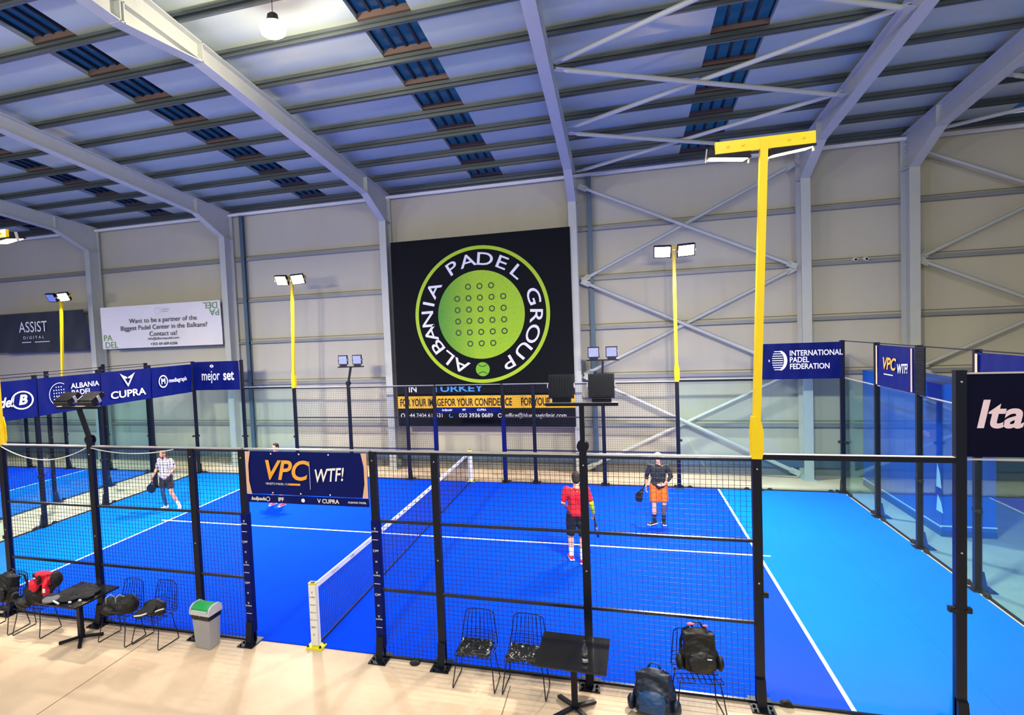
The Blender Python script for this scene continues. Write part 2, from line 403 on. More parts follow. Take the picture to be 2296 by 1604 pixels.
# ---------------------------------------------------------------- courts
def turf(name, rgb, var=.06):
    return mat(name, rgb, .95, 0, var, 1.2, spec=.04)
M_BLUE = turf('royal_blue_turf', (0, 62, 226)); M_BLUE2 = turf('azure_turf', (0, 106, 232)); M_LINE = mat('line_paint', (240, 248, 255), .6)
def court(x0, x1, label):
    c = (x0+x1)/2; t = empty('court_surface', (c, 5, 0), 0, label, 'court')
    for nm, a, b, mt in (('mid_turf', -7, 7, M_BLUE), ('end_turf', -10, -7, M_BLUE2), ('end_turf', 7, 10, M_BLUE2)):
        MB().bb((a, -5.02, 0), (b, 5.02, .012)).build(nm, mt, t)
    for x in (-7, 7): MB().bb((x-.025, -5, .012), (x+.025, 5, .015)).build('court_line', M_LINE, t)
    MB().bb((-7.2, -.025, .0125), (7.2, .025, .0152)).build('court_line', M_LINE, t)
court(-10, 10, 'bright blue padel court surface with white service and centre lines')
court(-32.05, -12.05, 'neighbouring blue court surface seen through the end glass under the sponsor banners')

def shoe(mb, sx=.13, toward=(0, -1)):
    dx, dy = toward
    mb.box((dx*.06, dy*.06, .008), (.26 if dy else .34, .34 if dy else .26, .016))
    if dy: mb.prism([(0, .016), (.13, .016), (.075, .33), (0, .36)], (-.05, 0, 0), (0, dy, 0), Z1, X1, .1)
    else: mb.prism([(0, .016), (.13, .016), (.075, .33), (0, .36)], (0, -.05, 0), (dx, 0, 0), Z1, Y1, .1)
    for a in (-.09, .09):
        for b in (.1, .19): mb.cyl((a if dy else dx*b, dy*b if dy else a, .01), (a if dy else dx*b, dy*b if dy else a, .04), .016, n=6)
def post(x, y, h, label, group, toward, wrap=None):
    t = empty('fence_post', (x, y, 0), 0, label, 'fence post', group)
    s_ = MB(); s_.bb((-.05, -.04, .0), (.05, .04, h)); s_.bb((-.053, -.043, h-.008), (.053, .043, h+.004))
    s_.build('upright', M_BLACK, t)
    e = MB(); shoe(e, toward=toward); e.build('base_shoe', M_BLACK, t)
    if wrap:
        o = MB().bb((-.062, -.055, .15), (.062, .055, wrap)).build('sponsor_pad', M_NAVY, t, bevel=.012)
        inkw(o, wrap, toward)
    b_ = MB()
    for z in (h-.12, h*.5): b_.cyl((0, 0, z), (0, toward[1]*.052, z) if toward[1] else (toward[0]*.062, 0, z), .01, n=6)
    b_.build('bolt', M_GALV, t)
    return t
def inkw(o, wrap, toward):
    k = MB(); z = wrap-.12; i = 0
    s_ = toward[1] if toward[1] else -1
    org = Vector((0, s_*.0565, 0)); ux = Vector((-s_, 0, 0))
    while z > .25:
        if i % 4 == 0: k.text('V', org+Z1*z, ux, Z1, .045, bold=.02); k.text('CUPRA', org+Z1*(z-.04), ux, Z1, .03, sx=1.1, bold=.01)
        elif i % 4 == 1: k.quad(org+Z1*z, ux, Z1, -.045, -.004, .045, .004)
        elif i % 4 == 2: k.ring(org+Z1*z-ux*.025, ux, Z1, .014, .019, 16); k.text('IPF', org+Z1*z+ux*.02, ux, Z1, .04, bold=.01)
        else: k.text('M', org+Z1*z, ux, Z1, .04, bold=.01)
        z -= .16; i += 1
    k.build('lettering', M_INK, o)
PITCH = .0625
def wires(mb, w_, z0, z1, th=.005):
    n = int(round(w_/PITCH)); m_ = int(round((z1-z0)/PITCH))
    for i in range(n+1):
        x = -w_/2+w_*i/n; mb.beam((x, 0, z0), (x, 0, z1), th, th, up=(0, 1, 0), caps=False)
    for i in range(m_+1):
        z = z0+(z1-z0)*i/m_; mb.beam((-w_/2, .004, z), (w_/2, .004, z), th, th, caps=False)
_pc = {}
def mesh_panel(c, w_, z0, z1, rz, label, group, rails=(), th=.005):
    """a welded wire fence panel with tube rails"""
    t = empty('mesh_panel', (c[0], c[1], 0), rz, label, 'fence panel', group)
    k = (w_, z0, z1, rails, th)
    if k not in _pc:
        a = MB(); wires(a, w_-.1, z0+.03, z1-.02, th)
        _pc[k] = [('wire_mesh', a.mesh('wire_mesh'))]; a = _pc[k][0][1]; a.materials.append(M_WIRE)
        for z in (z0+.02, z1-.02)+tuple(rails):
            b = MB().bb((-w_/2+.05, -.02, z-.015), (w_/2-.05, .02, z+.015)).mesh('rail'); b.materials.append(M_RAIL); _pc[k].append(('rail', b))
    for nm, me in _pc[k]:
        o = bpy.data.objects.new(nm, me); COL.objects.link(o); o.parent = t
    return t
M_RAIL = mat('dark_rail_steel', (46, 52, 70), .3, .55, .1, 8)
def glass_panel(c, w_, z0, z1, rz, label, group, clamps=True, rail=None, out=1):
    t = empty('glass_panel', (c[0], c[1], 0), rz, label, 'glass panel', group)
    MB().bb((-w_/2+.012, -.006, z0+.03), (w_/2-.012, .006, z1)).build('pane', GLASS2 if c[0] > 10 and rz else GLASS, t)
    if clamps:
        for sx in (-1, 1):
            e = MB(); e.cyl((sx*(w_/2-.28), -.03, .0), (sx*(w_/2-.28), .03, .0), .075, n=16); e.cyl((sx*(w_/2-.28), -.045, .03), (sx*(w_/2-.28), .045, .03), .02, n=8)
            e.build('floor_clamp', M_RUB, t)
            e = MB(); e.box((sx*(w_/2-.07), 0, z0+1.35), (.07, .06, .06)); e.cyl((sx*(w_/2-.05), -.05, z0+1.35), (sx*(w_/2-.05), .05, z0+1.35), .02, n=8)
            e.build('side_clamp', M_RUB, t)
    MB().bb((-w_/2, -.02, .012), (w_/2, .02, .032)).build('floor_rail', M_BLACK, t)
    if rail:
        MB().bb((-w_/2+.05, -.035, z1-.01), (w_/2-.05, .035, z1+.05)).build('top_rail', M_BLACK, t)
        MB().bb((-w_/2+.05, -.036, z1+.05), (w_/2-.05, .036, z1+.054)).build('rail_cap', M_GALV, t)
    return t
NS, FS = 'posts of the camera side fence', 'posts of the far long fence'
def pl(x):
    d = 'toward the blue booth' if x > 0 else 'toward the banner wall'
    n = {1.08: 0, 2: 1, 4: 2, 6: 3, 8: 4, 10: 5}[abs(x)]
    return ORD[n]+' post from the net '+d
for x in (-10, -8, -6, -4, -2, -1.08, 1.08, 2, 4, 6, 8, 10):
    h = 4 if abs(x) >= 8 else 3
    post(x, -.05, h, 'black post of the camera side fence, '+pl(x), NS, (0, -1), 2.02 if abs(x) < 1.5 else None)
    post(x, 10.05, h, 'black post of the far long fence, '+pl(x), FS, (0, 1), 2.02 if abs(x) < 1.5 else None)
for y, nm in ((2, 'first'), (4, 'second'), (6, 'third'), (8, 'fourth')):
    post(10.05, y, 4, 'black post of the glass wall before the blue booth, %s from the camera' % nm, 'posts of the booth end wall', (1, 0))
    post(-10.05, y, 4, 'black post under the sponsor banner row of the end wall, %s from the camera side' % nm, 'posts of the banner end wall', (-1, 0))
cen = {1.54: .92, 3: 2, 5: 2}
def side_word(x): return 'booth side' if x > 0 else 'sponsor banner side'
for y, sd in ((-.05, 'camera side fence'), (10.05, 'far long fence')):
    rz = 0
    for x in (-5, -3, -1.54, 1.54, 3, 5):
        w_ = .92 if abs(x) < 2 else 2
        pn = {1.54: 'narrow wire panel', 3: 'wide wire panel nearer the gate', 5: 'wide wire panel beside the glass'}[abs(x)]
        mesh_panel((x, y), w_, 0, 3, rz, 'black %s of the %s, %s' % (pn, sd, side_word(x)), 'wire mesh panels of the court fence', rails=(1.0, 2.0), th=.0046)
    for x in (-7, 7):
        glass_panel((x, y), 2, 0, 3, rz, 'glass panel with dark top rail in the %s, %s' % (sd, side_word(x)), 'glass panels of the court', rail=1)
    for x in (-9, 9):
        glass_panel((x, y), 2, 0, 3, rz, 'corner glass panel of the %s, %s' % (sd, side_word(x)), 'glass panels of the court')
# bright galvanised rail along the top of the mesh
for y, sd, yy in ((-.05, 'camera side', -.05), (10.05, 'far side', 10.05)):
    for x0, x1, nm in ((-8, -1.08, 'toward the sponsor banners'), (-1.03, 1.03, 'over the net gate'), (1.08, 6, 'toward the blue booth')):
        s_ = MB(); s_.bb((x0, yy-.03, 3.004), (x1, yy+.03, 3.022)); tag(s_.build('top_rail', M_GALV), 'pale capping rail on top of the %s fence, %s' % (sd, nm), 'rail', 'capping rails')
for i, yc in enumerate((1, 3, 5, 7, 9)):
    glass_panel((10.05, yc), 2, 0, 3, PI/2, 'glass end wall panel before the blue booth, %s from the camera' % ORD[i], 'glass panels of the booth end wall')
    glass_panel((-10.05, yc), 2, 0, 3, PI/2, 'glass end wall panel under the sponsor banners, %s from the camera side' % ORD[i], 'glass panels of the banner end wall')
for x, nm in ((10.05, 'booth end wall'), (-10.05, 'banner end wall')):
    for z, w2 in ((3.985, 'top'), (3.03, 'lower')):
        s_ = MB(); s_.bb((x-.012, 0, z-.01), (x+.012, 10, z+.01)); tag(s_.build('thin_rail', M_RAIL if z > 3.5 else M_GALV), 'thin %s steel rail along the %s above its glass' % (w2, nm), 'rail')
# neighbouring court fence (visible through the end glass)
for y, nm in ((2, 'first'), (4, 'second'), (6, 'third'), (8, 'fourth'), (10, 'fifth')):
    post(-12.0, y, 4, 'black end post of the neighbouring court, %s from the camera side' % nm, 'posts of the neighbouring court', (1, 0))
for i, yc in enumerate((3, 5, 7, 9)):
    glass_panel((-12.0, yc), 2, 0, 3, PI/2, 'end glass panel of the neighbouring court, %s from the camera side' % ORD[i], 'glass panels of the neighbouring court')
s_ = MB(); s_.bb((-12.012, 0, 3.97), (-11.988, 10, 3.99)); tag(s_.build('thin_rail', M_RAIL), 'thin steel rail on top of the neighbouring court end wall', 'rail')
for i, x in enumerate((-14, -16, -18, -20)):
    post(x, 10.05, 4 if x == -14 else 3, 'black far side post of the neighbouring court, %s from the sponsor banner wall' % ORD[i], 'far posts of the neighbouring court', (0, 1))
for i, x in enumerate((-13, -15)): glass_panel((x, 10.05), 2, 0, 3, 0, 'far side glass panel of the neighbouring court, %s from its corner' % ORD[i], 'far glass panels of the neighbouring court')
for i, x in enumerate((-17, -19)): mesh_panel((x, 10.05), 2, 0, 3, 0, 'far side wire panel of the neighbouring court, %s from its glass' % ORD[i], 'far wire panels of the neighbouring court', rails=(1.0, 2.0))

# ---------------------------------------------------------------- net
t = empty('padel_net', (0, 5, 0), 0, 'low padel net with a white printed top band across the blue court', 'net')
def ztape(y): return .88+.04*(abs(y)/5)**2
nm_ = MB(); ny = 160
for i in range(ny+1):
    y = -4.9+9.8*i/ny; nm_.beam((0, y, .03), (0, y, ztape(y)), .004, .004, caps=False)
for k in range(14):
    z = .03+.062*k; nm_.beam((0, -4.9, z), (0, 4.9, z), .004, .004, caps=False)
nm_.build('net_mesh', mat('navy_net_cord', (8, 20, 70), .7), t)
tp = MB()
for i in range(20):
    y0 = -4.92+9.84*i/20; y1 = -4.92+9.84*(i+1)/20
    tp.beam((0, y0, ztape(y0)), (0, y1, ztape(y1)), .022, .085)
tp.build('net_tape', M_WHITE, t)
tp = MB()
for i in range(14):
    y = -4.3+.66*i; tp.text('CUPRA' if i % 2 else 'ALBANIA PADEL GROUP', (.0125, y, ztape(y)-.005), Y1, Z1, .04 if i % 2 else .022, bold=.01)
tp.build('lettering', M_INKD, t)
nm_ = MB().bb((-.01, -4.9, .013), (.01, 4.9, .04)); nm_.build('bottom_band', mat('net_bottom_cord', (6, 16, 60), .7), t)
for y, nm, s_ in ((-.02, 'camera side', -1), (10.0, 'far', 1)):
    t = empty('net_post', (0, y, 0), 0, 'white padded net post on a yellow foot at the %s gate' % nm, 'net post', 'net posts')
    MB().bb((-.065, -.05, .04), (.065, .05, .98)).build('pad', M_WHITE, t, bevel=.02)
    c = MB().bb((-.06, -.045, .98), (.06, .045, 1.0)); c.build('cap', M_YEL, t)
    MB().bb((-.03, -.025, .995), (.03, .025, 1.012)).build('cap_insert', mat('green_cap', (20, 90, 50), .5), t)
    b_ = MB().bb((-.13, -.09, 0), (.13, .09, .035)); b_.build('foot', mat('yellow_foot', (240, 235, 20), .5), t, bevel=.008)
    b_ = MB()
    for a in (-.1, .1):
        for c_ in (-.07, .07): b_.cyl((a, c_, .03), (a, c_, .06), .018, n=8)
    b_.build('bolt', M_RUB, t)
    k = MB(); z = .86; i = 0
    while z > .15:
        k.text(('V', 'CUPRA', 'bullpadel', 'mejor set', 'PADEL GROUP', '(IPF)')[i % 6], (0, s_*.0515, z), (-s_, 0, 0), Z1, (.05, .03, .024, .026, .02, .04)[i % 6], bold=.01); z -= .07 if i % 6 == 0 else .115; i += 1
    k.build('lettering', M_INKD, t)
tag(MB().ball((0, 0, 0), .034, 16, 10).build('padel_ball', mat('ball_felt', (215, 245, 190), .9, 0, .1, 60), loc=(-.54, 5.66, .05)), 'small pale green padel ball on the blue turf beside the net', 'ball')
t = MB().lathe([(.07, 0), (.075, .012), (.05, .03), (.0, .032)]); tag(t.build('floor_cap', M_RUB, loc=(1.6, -.12, 0)), 'small round black cap on the concrete beside the gate', 'floor cap')

# ---------------------------------------------------------------- pole lights
def housing(t, c, dirv, wx, wy, th, lit, name='lamp_head', yel=False):
    """floodlight head: finned box whose glass looks along dirv"""
    d = Vector(dirv).normalized(); x = Vector((1, 0, 0)); x = (x-d*x.dot(d)).normalized(); y = d.cross(x); M = Matrix((x, y, d)).transposed()
    c = Vector(c)
    h = MB(); h.box(c-d*th*.25, (wx, wy, th*.5), M); h.box(c+d*th*.1, (wx*1.04, wy*1.04, th*.25), M)
    for i in range(9 if wx > .3 else 0): h.box(c-d*th*.62+x*(wx*(-.45+.9*i/8)), (.008, wy*.9, th*.35), M)
    o = h.build(name, M_FIN, t)
    g = MB().box(c+d*(th*.235), (wx*.9, wy*.86, .01), M); g.build('lamp_glass', M_LAMP if lit else M_LAMPOFF, o)
    b_ = MB()
    for s_ in (-1, 1): b_.box(c+x*s_*(wx*.54)-d*.01, (.012, .05, th*1.3), M)
    b_.build('bracket', M_GALV, o)
def yellow_pole(x, y, s_, label, lean=0, dark=0):
    t = empty('floodlight_pole', (x, y, 3.0), 0, label, 'light pole', 'yellow floodlight poles')
    p_ = MB(); p_.beam((0, 0, .15), (lean, 0, 3.72), .08, .08, up=(0, 1, 0)); p_.build('pole', M_YEL, t)
    e = MB(); e.prism([(-.055, 0), (.055, 0), (.075, .1), (.075, .34), (.04, .5), (-.04, .5), (-.06, .3)], (0, -.055, 0), X1, Z1, Y1, .018)
    e.prism([(-.055, 0), (.055, 0), (.075, .1), (.075, .34), (.04, .5), (-.04, .5), (-.06, .3)], (0, .04, 0), X1, Z1, Y1, .018); e.bb((-.052, -.04, .02), (.052, .04, .2))
    e.build('hinge_bracket', M_YEL, t)
    a = MB(); a.bb((lean-.52, -.03, 3.6), (lean+.52, .03, 3.74)); a.build('crossarm', M_YEL, t, bevel=.004)
    b_ = MB()
    for xx in (-.38, -.22, .25, .4):
        b_.ball((lean+xx, -s_*.035, 3.67), .016, 8, 6)
    b_.build('bolt', M_YEL, t)
    for k in (-1, 1):
        c = Vector((lean+k*.3-(.06 if k < 0 and s_ > 0 else 0), s_*.16, 3.60)); dv = Vector((k*.12, s_*.14, -1)) if s_ > 0 else Vector((k*.1, s_*.85, -.52))
        housing(t, c, dv, .44, .34, .12, not (dark and k < 0))
    a = MB(); a.bb((lean-.5, s_*.03, 3.62), (lean+.5, s_*.1, 3.65)); a.build('lamp_bracket', M_GALV, t)
yellow_pole(6, -.05, 1, 'tall yellow pole with twin floodlights standing on the camera side fence', .14)
yellow_pole(-6, -.05, 1, 'yellow pole base and floodlight above the camera side fence near the sponsor banners')
yellow_pole(6, 10.05, -1, 'yellow pole with twin lit floodlights before the cross braced wall', .0)
yellow_pole(-6, 10.05, -1, 'yellow pole with twin lit floodlights between white partner banner and circle banner', .15)
yellow_pole(-16, 10.05, -1, 'yellow pole with a lit floodlight before the dark draped banner', .26, 1)
def small_light(x, y, s_, label, tilt=-.25, lean=0):
    t = empty('twin_floodlight', (x, y, 3.0), 0, label, 'floodlight', 'small twin floodlights')
    p_ = MB(); p_.beam((0, 0, .1), (lean, 0, .66), .06, .06, up=(0, 1, 0)); p_.build('stem', M_BLACK, t)
    e = MB(); e.cyl((0, -.05, .12), (0, -.03, .12), .075, n=20); e.cyl((0, .03, .12), (0, .05, .12), .075, n=20); e.bb((-.045, -.045, 0), (.045, .045, .16)); e.build('hinge', M_BLACK, t)
    a = MB(); a.bb((lean-.45, -.04, .64), (lean+.45, .04, .68)); a.build('crossbar', M_BLACK, t)
    a = MB(); a.bb((lean-.45, -.035, .68), (lean+.45, .035, .683)); a.build('crossbar_cap', M_GALV, t)
    for k in (-1, 1):
        dv = Vector((0, s_, tilt))
        c = Vector((lean+k*.25, s_*.03, .89 if tilt > -1 else .79))
        housing(t, c, dv, .31, .30, .09, False)
        b_ = MB(); b_.bb((lean+k*.25-.12, s_*.03-.02, .684), (lean+k*.25+.12, s_*.03+.02, .73)); b_.build('foot_bracket', M_FIN, t)
small_light(4, -.05, 1, 'twin black floodlights seen from behind on the camera side fence before the circle banner')
small_light(-4, -.05, 1, 'twin black floodlights on the camera side fence in front of the sponsor banners', -1.9, -.2)
small_light(4, 10.05, -1, 'small unlit twin floodlights on the far fence beside the cross braces', -.1, .03)
small_light(-4, 10.05, -1, 'small unlit twin floodlights on the far fence between yellow pole and circle banner', -.1, .12)
# hanging bay lamp
t = empty('bay_lamp', (-1, 1.42, 9.9), 0, 'glowing round high bay lamp hanging by a wire from the roof', 'hanging lamp')
MB().cyl((0, 0, .3), (0, 0, .72), .006).build('wire', M_RUB, t)
MB().lathe([(.05, .3), (.09, .27), (.1, .2), (.2, .1), (.2, .06), (.17, .05)]).build('housing', M_FIN, t)
MB().lathe([(.19, .12), (.23, .06), (.2, -.04), (.12, -.09), (.0, -.1)]).build('diffuser', M_LAMP, t)
# cameras on wall girt
for x, nm in ((10.86, 'nearer the cross braces'), (11.12, 'nearer the next column')):
    t = empty('wall_camera', (x, 11.82, 6.2), 0, 'small white security camera on the wall rail, '+nm, 'camera', 'security cameras on the wall rail')
    MB().cyl((0, .04, 0), (0, -.14, -.02), .05, n=16).build('body', M_WHITE, t); MB().cyl((0, -.135, -.02), (0, -.145, -.021), .035, n=16).build('lens', M_RUB, t)
s_ = MB().bb((-.02, -.02, 1.05), (.02, .02, 1.6)); tag(s_.build('red_pipe', mat('dark_red', (120, 20, 40), .5), loc=(-3.32, 11.8, 0)), 'short dark red upright pipe on the wall beside the column', 'pipe')
# cable hanging along the fence
for x0, x1, sg, nm in ((-5.95, -4.05, .22, 'between yellow pole base and twin floodlights'), (-3.95, -2.3, .08, 'beyond the twin floodlights')):
    pts = [(x0+(x1-x0)*i/16, -.1, 2.99-sg*4*(i/16)*(1-i/16)) for i in range(17)]
    tag(MB().tube(pts, .008, 6).build('hanging_cable', mat('white_cable', (215, 215, 215), .5)), 'thin white cable sagging below the fence top rail '+nm, 'cable', 'sagging cables')

# ---------------------------------------------------------------- banners
def banner(name, o, ux, w_, h_, material, label, wave=.006, n=(0, 0, 0), group=None, cols=24):
    """cloth with a little ripple, o = lower left corner seen from the court"""
    ux = Vector(ux); nv = ux.cross(Z1); mb = MB(); rows = 6; th = .006
    for side in (0, 1):
        vs = []
        for j in range(rows+1):
            for i in range(cols+1):
                a, b = i/cols, j/rows
                d = wave*(math.sin(a*17+b*3)+.6*math.sin(a*31-b*5)) * (1 if wave else 0)
                vs.append(Vector((0, 0, 0))+ux*(a*w_)+Z1*(b*h_)+nv*(d-side*th))
        fs = []
        for j in range(rows):
            for i in range(cols):
                q = (j*(cols+1)+i, j*(cols+1)+i+1, (j+1)*(cols+1)+i+1, (j+1)*(cols+1)+i)
                fs.append(q if side == 0 else q[::-1])
        mb.add(vs, fs, True)
    ob = mb.build(name, material, loc=Vector(o))
    tag(ob, label, 'banner', group)
    return ob
def ink(ob, ux, off=.016):
    ux = Vector(ux); nv = ux.cross(Z1)
    return MB(), (lambda a, b, e=0: ux*a+Z1*b+nv*(off+e))
# big round emblem banner
WB, ZB = 5.9, 4.88
bb_ = banner('emblem_banner', (-2.76, 11.24, 2.85), X1, WB, ZB, mat('speckled_black_mesh_vinyl', (5, 9, 16), .75, 0, .9, 160, spec=.2), 'huge black square banner with a lime circle emblem reading ALBANIA PADEL GROUP', .0)
cx_, cz_ = 3.0, 5.17-2.85
k, P_ = ink(bb_, X1, .006)
c0 = P_(cx_, cz_)
RO = 2.22
k.ring(c0, X1, Z1, RO-.115, RO, 128); k.build('ring', mat('lime_print', (172, 208, 20), .5, 0, .2, 120), bb_)
def grad_green():
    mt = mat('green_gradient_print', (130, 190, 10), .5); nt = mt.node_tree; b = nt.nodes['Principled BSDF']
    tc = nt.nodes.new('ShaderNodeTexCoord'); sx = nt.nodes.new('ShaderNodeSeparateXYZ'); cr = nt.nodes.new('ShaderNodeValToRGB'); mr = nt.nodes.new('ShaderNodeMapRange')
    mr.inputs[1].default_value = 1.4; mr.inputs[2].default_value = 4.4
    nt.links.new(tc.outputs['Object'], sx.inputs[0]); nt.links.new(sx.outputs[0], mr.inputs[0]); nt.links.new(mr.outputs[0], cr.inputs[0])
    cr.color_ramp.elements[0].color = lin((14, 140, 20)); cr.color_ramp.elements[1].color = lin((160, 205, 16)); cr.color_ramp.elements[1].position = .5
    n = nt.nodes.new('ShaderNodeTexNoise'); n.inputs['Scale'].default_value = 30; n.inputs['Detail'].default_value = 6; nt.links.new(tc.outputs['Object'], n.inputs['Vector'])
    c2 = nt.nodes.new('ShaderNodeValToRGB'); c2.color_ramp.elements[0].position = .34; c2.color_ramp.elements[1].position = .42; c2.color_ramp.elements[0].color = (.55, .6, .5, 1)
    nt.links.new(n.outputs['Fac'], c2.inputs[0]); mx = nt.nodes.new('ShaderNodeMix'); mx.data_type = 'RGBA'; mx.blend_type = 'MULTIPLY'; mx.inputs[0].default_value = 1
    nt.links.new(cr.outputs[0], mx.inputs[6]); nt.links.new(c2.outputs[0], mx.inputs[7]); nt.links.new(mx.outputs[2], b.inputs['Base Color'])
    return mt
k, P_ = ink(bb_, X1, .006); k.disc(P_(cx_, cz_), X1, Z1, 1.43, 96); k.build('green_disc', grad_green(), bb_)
k, P_ = ink(bb_, X1, .01)
for j in range(6):
    for i in range(5):
        if j in (0, 5) and i in (0, 4): continue
        k.ring(P_(cx_-.76+.38*i, cz_+.92-.37*j), X1, Z1, .062, .10, 20)
k.build('hole_print', mat('dark_green_print', (14, 60, 24), .5), bb_)
k, P_ = ink(bb_, X1, .006)
def arc(txt, a0, a1, size):
    n = len(txt)
    for i, ch in enumerate(txt):
        a = a0+(a1-a0)*(i/(n-1) if n > 1 else 0)
        k.text(ch, P_(cx_+1.77*math.cos(a), cz_+1.77*math.sin(a)), X1, Z1, size, bold=.006, sx=1.4, ang=a-PI/2)
arc('ALBANIA', R(246), R(150), .58); arc('PADEL', R(120), R(47), .58); arc('GROUP', R(16), R(-61), .58)
k.build('lettering', M_INK, bb_)
k, P_ = ink(bb_, X1, .006); k.disc(P_(cx_, cz_-1.77), X1, Z1, .23, 32); k.build('ball_print', mat('ball_green_print', (120, 190, 20), .5), bb_)
k, P_ = ink(bb_, X1, .01)
k.ring(P_(cx_, cz_-1.77+.27), X1, Z1, .17, .19, 20, R(218), R(322)); k.ring(P_(cx_, cz_-1.77-.27), X1, Z1, .17, .19, 20, R(38), R(142)); k.build('ball_seam_print', M_NAVYD, bb_)
# lower sponsor strip on the wall
lb = banner('sponsor_banner', (-2.76, 11.28, 1.52), X1, WB, 1.62, mat('black_vinyl', (4, 7, 18), .6, 0, .2, 4, spec=.2), 'long black banner with a yellow stripe under the circle emblem banner', .0)
k, P_ = ink(lb, X1, .004); k.quad(P_(0, 0), X1, Z1, 0, .60, WB, 1.02); k.build('yellow_stripe', mat('amber_print', (250, 190, 30), .5, 0, .08, 8), lb)
k, P_ = ink(lb, X1, .008); k.text('FOR YOUR IMAGE', P_(.85, .79), X1, Z1, .34, bold=.03, sx=.56); k.text('FOR YOUR CONFIDENCE', P_(2.78, .79), X1, Z1, .34, bold=.03, sx=.58); k.text('FOR YOUR LIFE', P_(4.85, .79), X1, Z1, .34, bold=.03, sx=.56)
k.build('lettering', mat('brown_black_print', (44, 26, 10), .5), lb)
k, P_ = ink(lb, X1, .006); k.text('+44 7404 611531', P_(.95, .36), X1, Z1, .19, sx=.95); k.text('020 3936 0689', P_(2.7, .36), X1, Z1, .19, bold=.005); k.text('office@bluemagiclinic.com', P_(4.65, .36), X1, Z1, .19, sx=.95)
k.ring(P_(.16, .36), X1, Z1, .05, .075, 20); k.ring(P_(3.5, .36), X1, Z1, .05, .07, 20); k.text('IN', P_(.55, 1.25), X1, Z1, .3, bold=.02); k.build('lettering', M_INK, lb)
k, P_ = ink(lb, X1, .006); k.text('TURKEY', P_(2.1, 1.25), X1, Z1, .3, bold=.02, sx=1.6); k.ring(P_(1.86, .36), X1, Z1, .05, .075, 12, R(120), R(330)); k.build('lettering', mat('sky_print', (60, 150, 235), .5), lb)
# partner banner and draped banner
pb = banner('partner_banner', (-15.1, 11.2, 4.56), X1, 5.56, 1.64, mat('white_vinyl', (226, 224, 228), .5, 0, .04, 2), 'white wall banner asking for partners of the padel center', .012)
k, P_ = ink(pb, X1, .03)
k.text('Want to be a partner of the', P_(2.95, 1.04), X1, Z1, .25, bold=.006, sx=1.1); k.text('Biggest Padel Center in the Balkans?', P_(2.95, .77), X1, Z1, .25, bold=.006, sx=1.1); k.text('Contact us!', P_(2.95, .51), X1, Z1, .25, bold=.006, sx=1.1)
k.text('info@albaniapadel.com', P_(2.95, .33), X1, Z1, .13, sx=1.2, bold=.01); k.text('+355 69 609 6206', P_(2.95, .12), X1, Z1, .14, sx=1.2, bold=.02); k.build('lettering', M_INKD, pb)
k, P_ = ink(pb, X1, .03); k.text('PA', P_(.3, .42), X1, Z1, .34, bold=.0, sx=1.1); k.text('DEL', P_(.46, .14), X1, Z1, .34, sx=1.1); k.text('PA', P_(5.3, 1.22), X1, Z1, .34, ang=PI, sx=1.1); k.text('DEL', P_(5.14, 1.48), X1, Z1, .34, ang=PI, sx=1.1); k.build('lettering', M_INKG, pb)
k, P_ = ink(pb, X1, .03); k.ring(P_(2.75, 1.38), X1, Z1, .12, .13, 24); k.quad(P_(2.95, 1.38), X1, Z1, 0, .03, .35, .06); k.quad(P_(2.95, 1.38), X1, Z1, 0, -.05, .3, -.02); k.build('emblem', mat('grey_print', (180, 184, 190), .5), pb)
db = banner('draped_banner', (-20.7, 11.2, 4.58), X1, 4.8, 1.6, mat('charcoal_cloth', (44, 50, 60), .7, 0, .15, 3, bump=.4), 'charcoal cloth banner reading ASSIST DIGITAL draped on the wall', .04, cols=40)
k, P_ = ink(db, X1, .09); k.text('ASSIST', P_(2.15, 1.0), X1, Z1, .62, sx=.85); k.text('D I G I T A L', P_(2.15, .58), X1, Z1, .16, sx=1.3); k.quad(P_(1.5, .38), X1, Z1, 0, 0, .5, .03); k.quad(P_(2.2, .38), X1, Z1, 0, 0, .8, .03); k.build('lettering', M_INK, db)

def gradient_vpc(k_, P_, cx, cz, s_, ux): k_.text('VPC', P_(cx, cz), ux, Z1, s_, shear=.25, bold=.02)
def wtf(k_, P_, cx, cz, s_, ux):
    k_.text('WTF!', P_(cx, cz), ux, Z1, s_, shear=.3, bold=.015, sx=.75, ang=.08)
# gate banner of the camera side
gb = banner('gate_banner', (-1.0, -.08, 2.33), X1, 2.0, .65, M_NAVY, 'navy cup banner with gold VPC letters hanging over the net gate', .004)
k, P_ = ink(gb, X1, .014); k.prism([(0, 0), (.09, 0), (.05, .2), (.05, .45), (.09, .65), (0, .65)], P_(0, 0), X1, Z1, (0, -1, 0), .001); k.prism([(2, 0), (1.91, 0), (1.95, .2), (1.95, .45), (1.91, .65), (2, .65)], P_(0, 0), X1, Z1, (0, -1, 0), .001)
k.build('border_print', mat('peach_print', (225, 180, 150), .5), gb)
k, P_ = ink(gb, X1, .016); gradient_vpc(k, P_, .66, .36, .41, X1); k.quad(P_(.72, .15), X1, Z1, 0, 0, .2, .03); k.build('gold_lettering', M_ORANGE, gb)
k, P_ = ink(gb, X1, .016); wtf(k, P_, 1.38, .31, .27, X1); k.quad(P_(1.08, .1), X1, Z1, 0, 0, .006, .42); k.text('VENETO PADEL CUP', P_(.54, .165), X1, Z1, .045)
for z in (.62, .03):
    for x in (.45, .92, 1.4): k.disc(P_(x, z), X1, Z1, .012, 10)
k.build('lettering', M_INK, gb)
gs = banner('gate_strip', (-1.0, -.08, 2.2), X1, 2.0, .12, M_NAVY, 'narrow navy sponsor strip hanging under the gold VPC banner', .003)
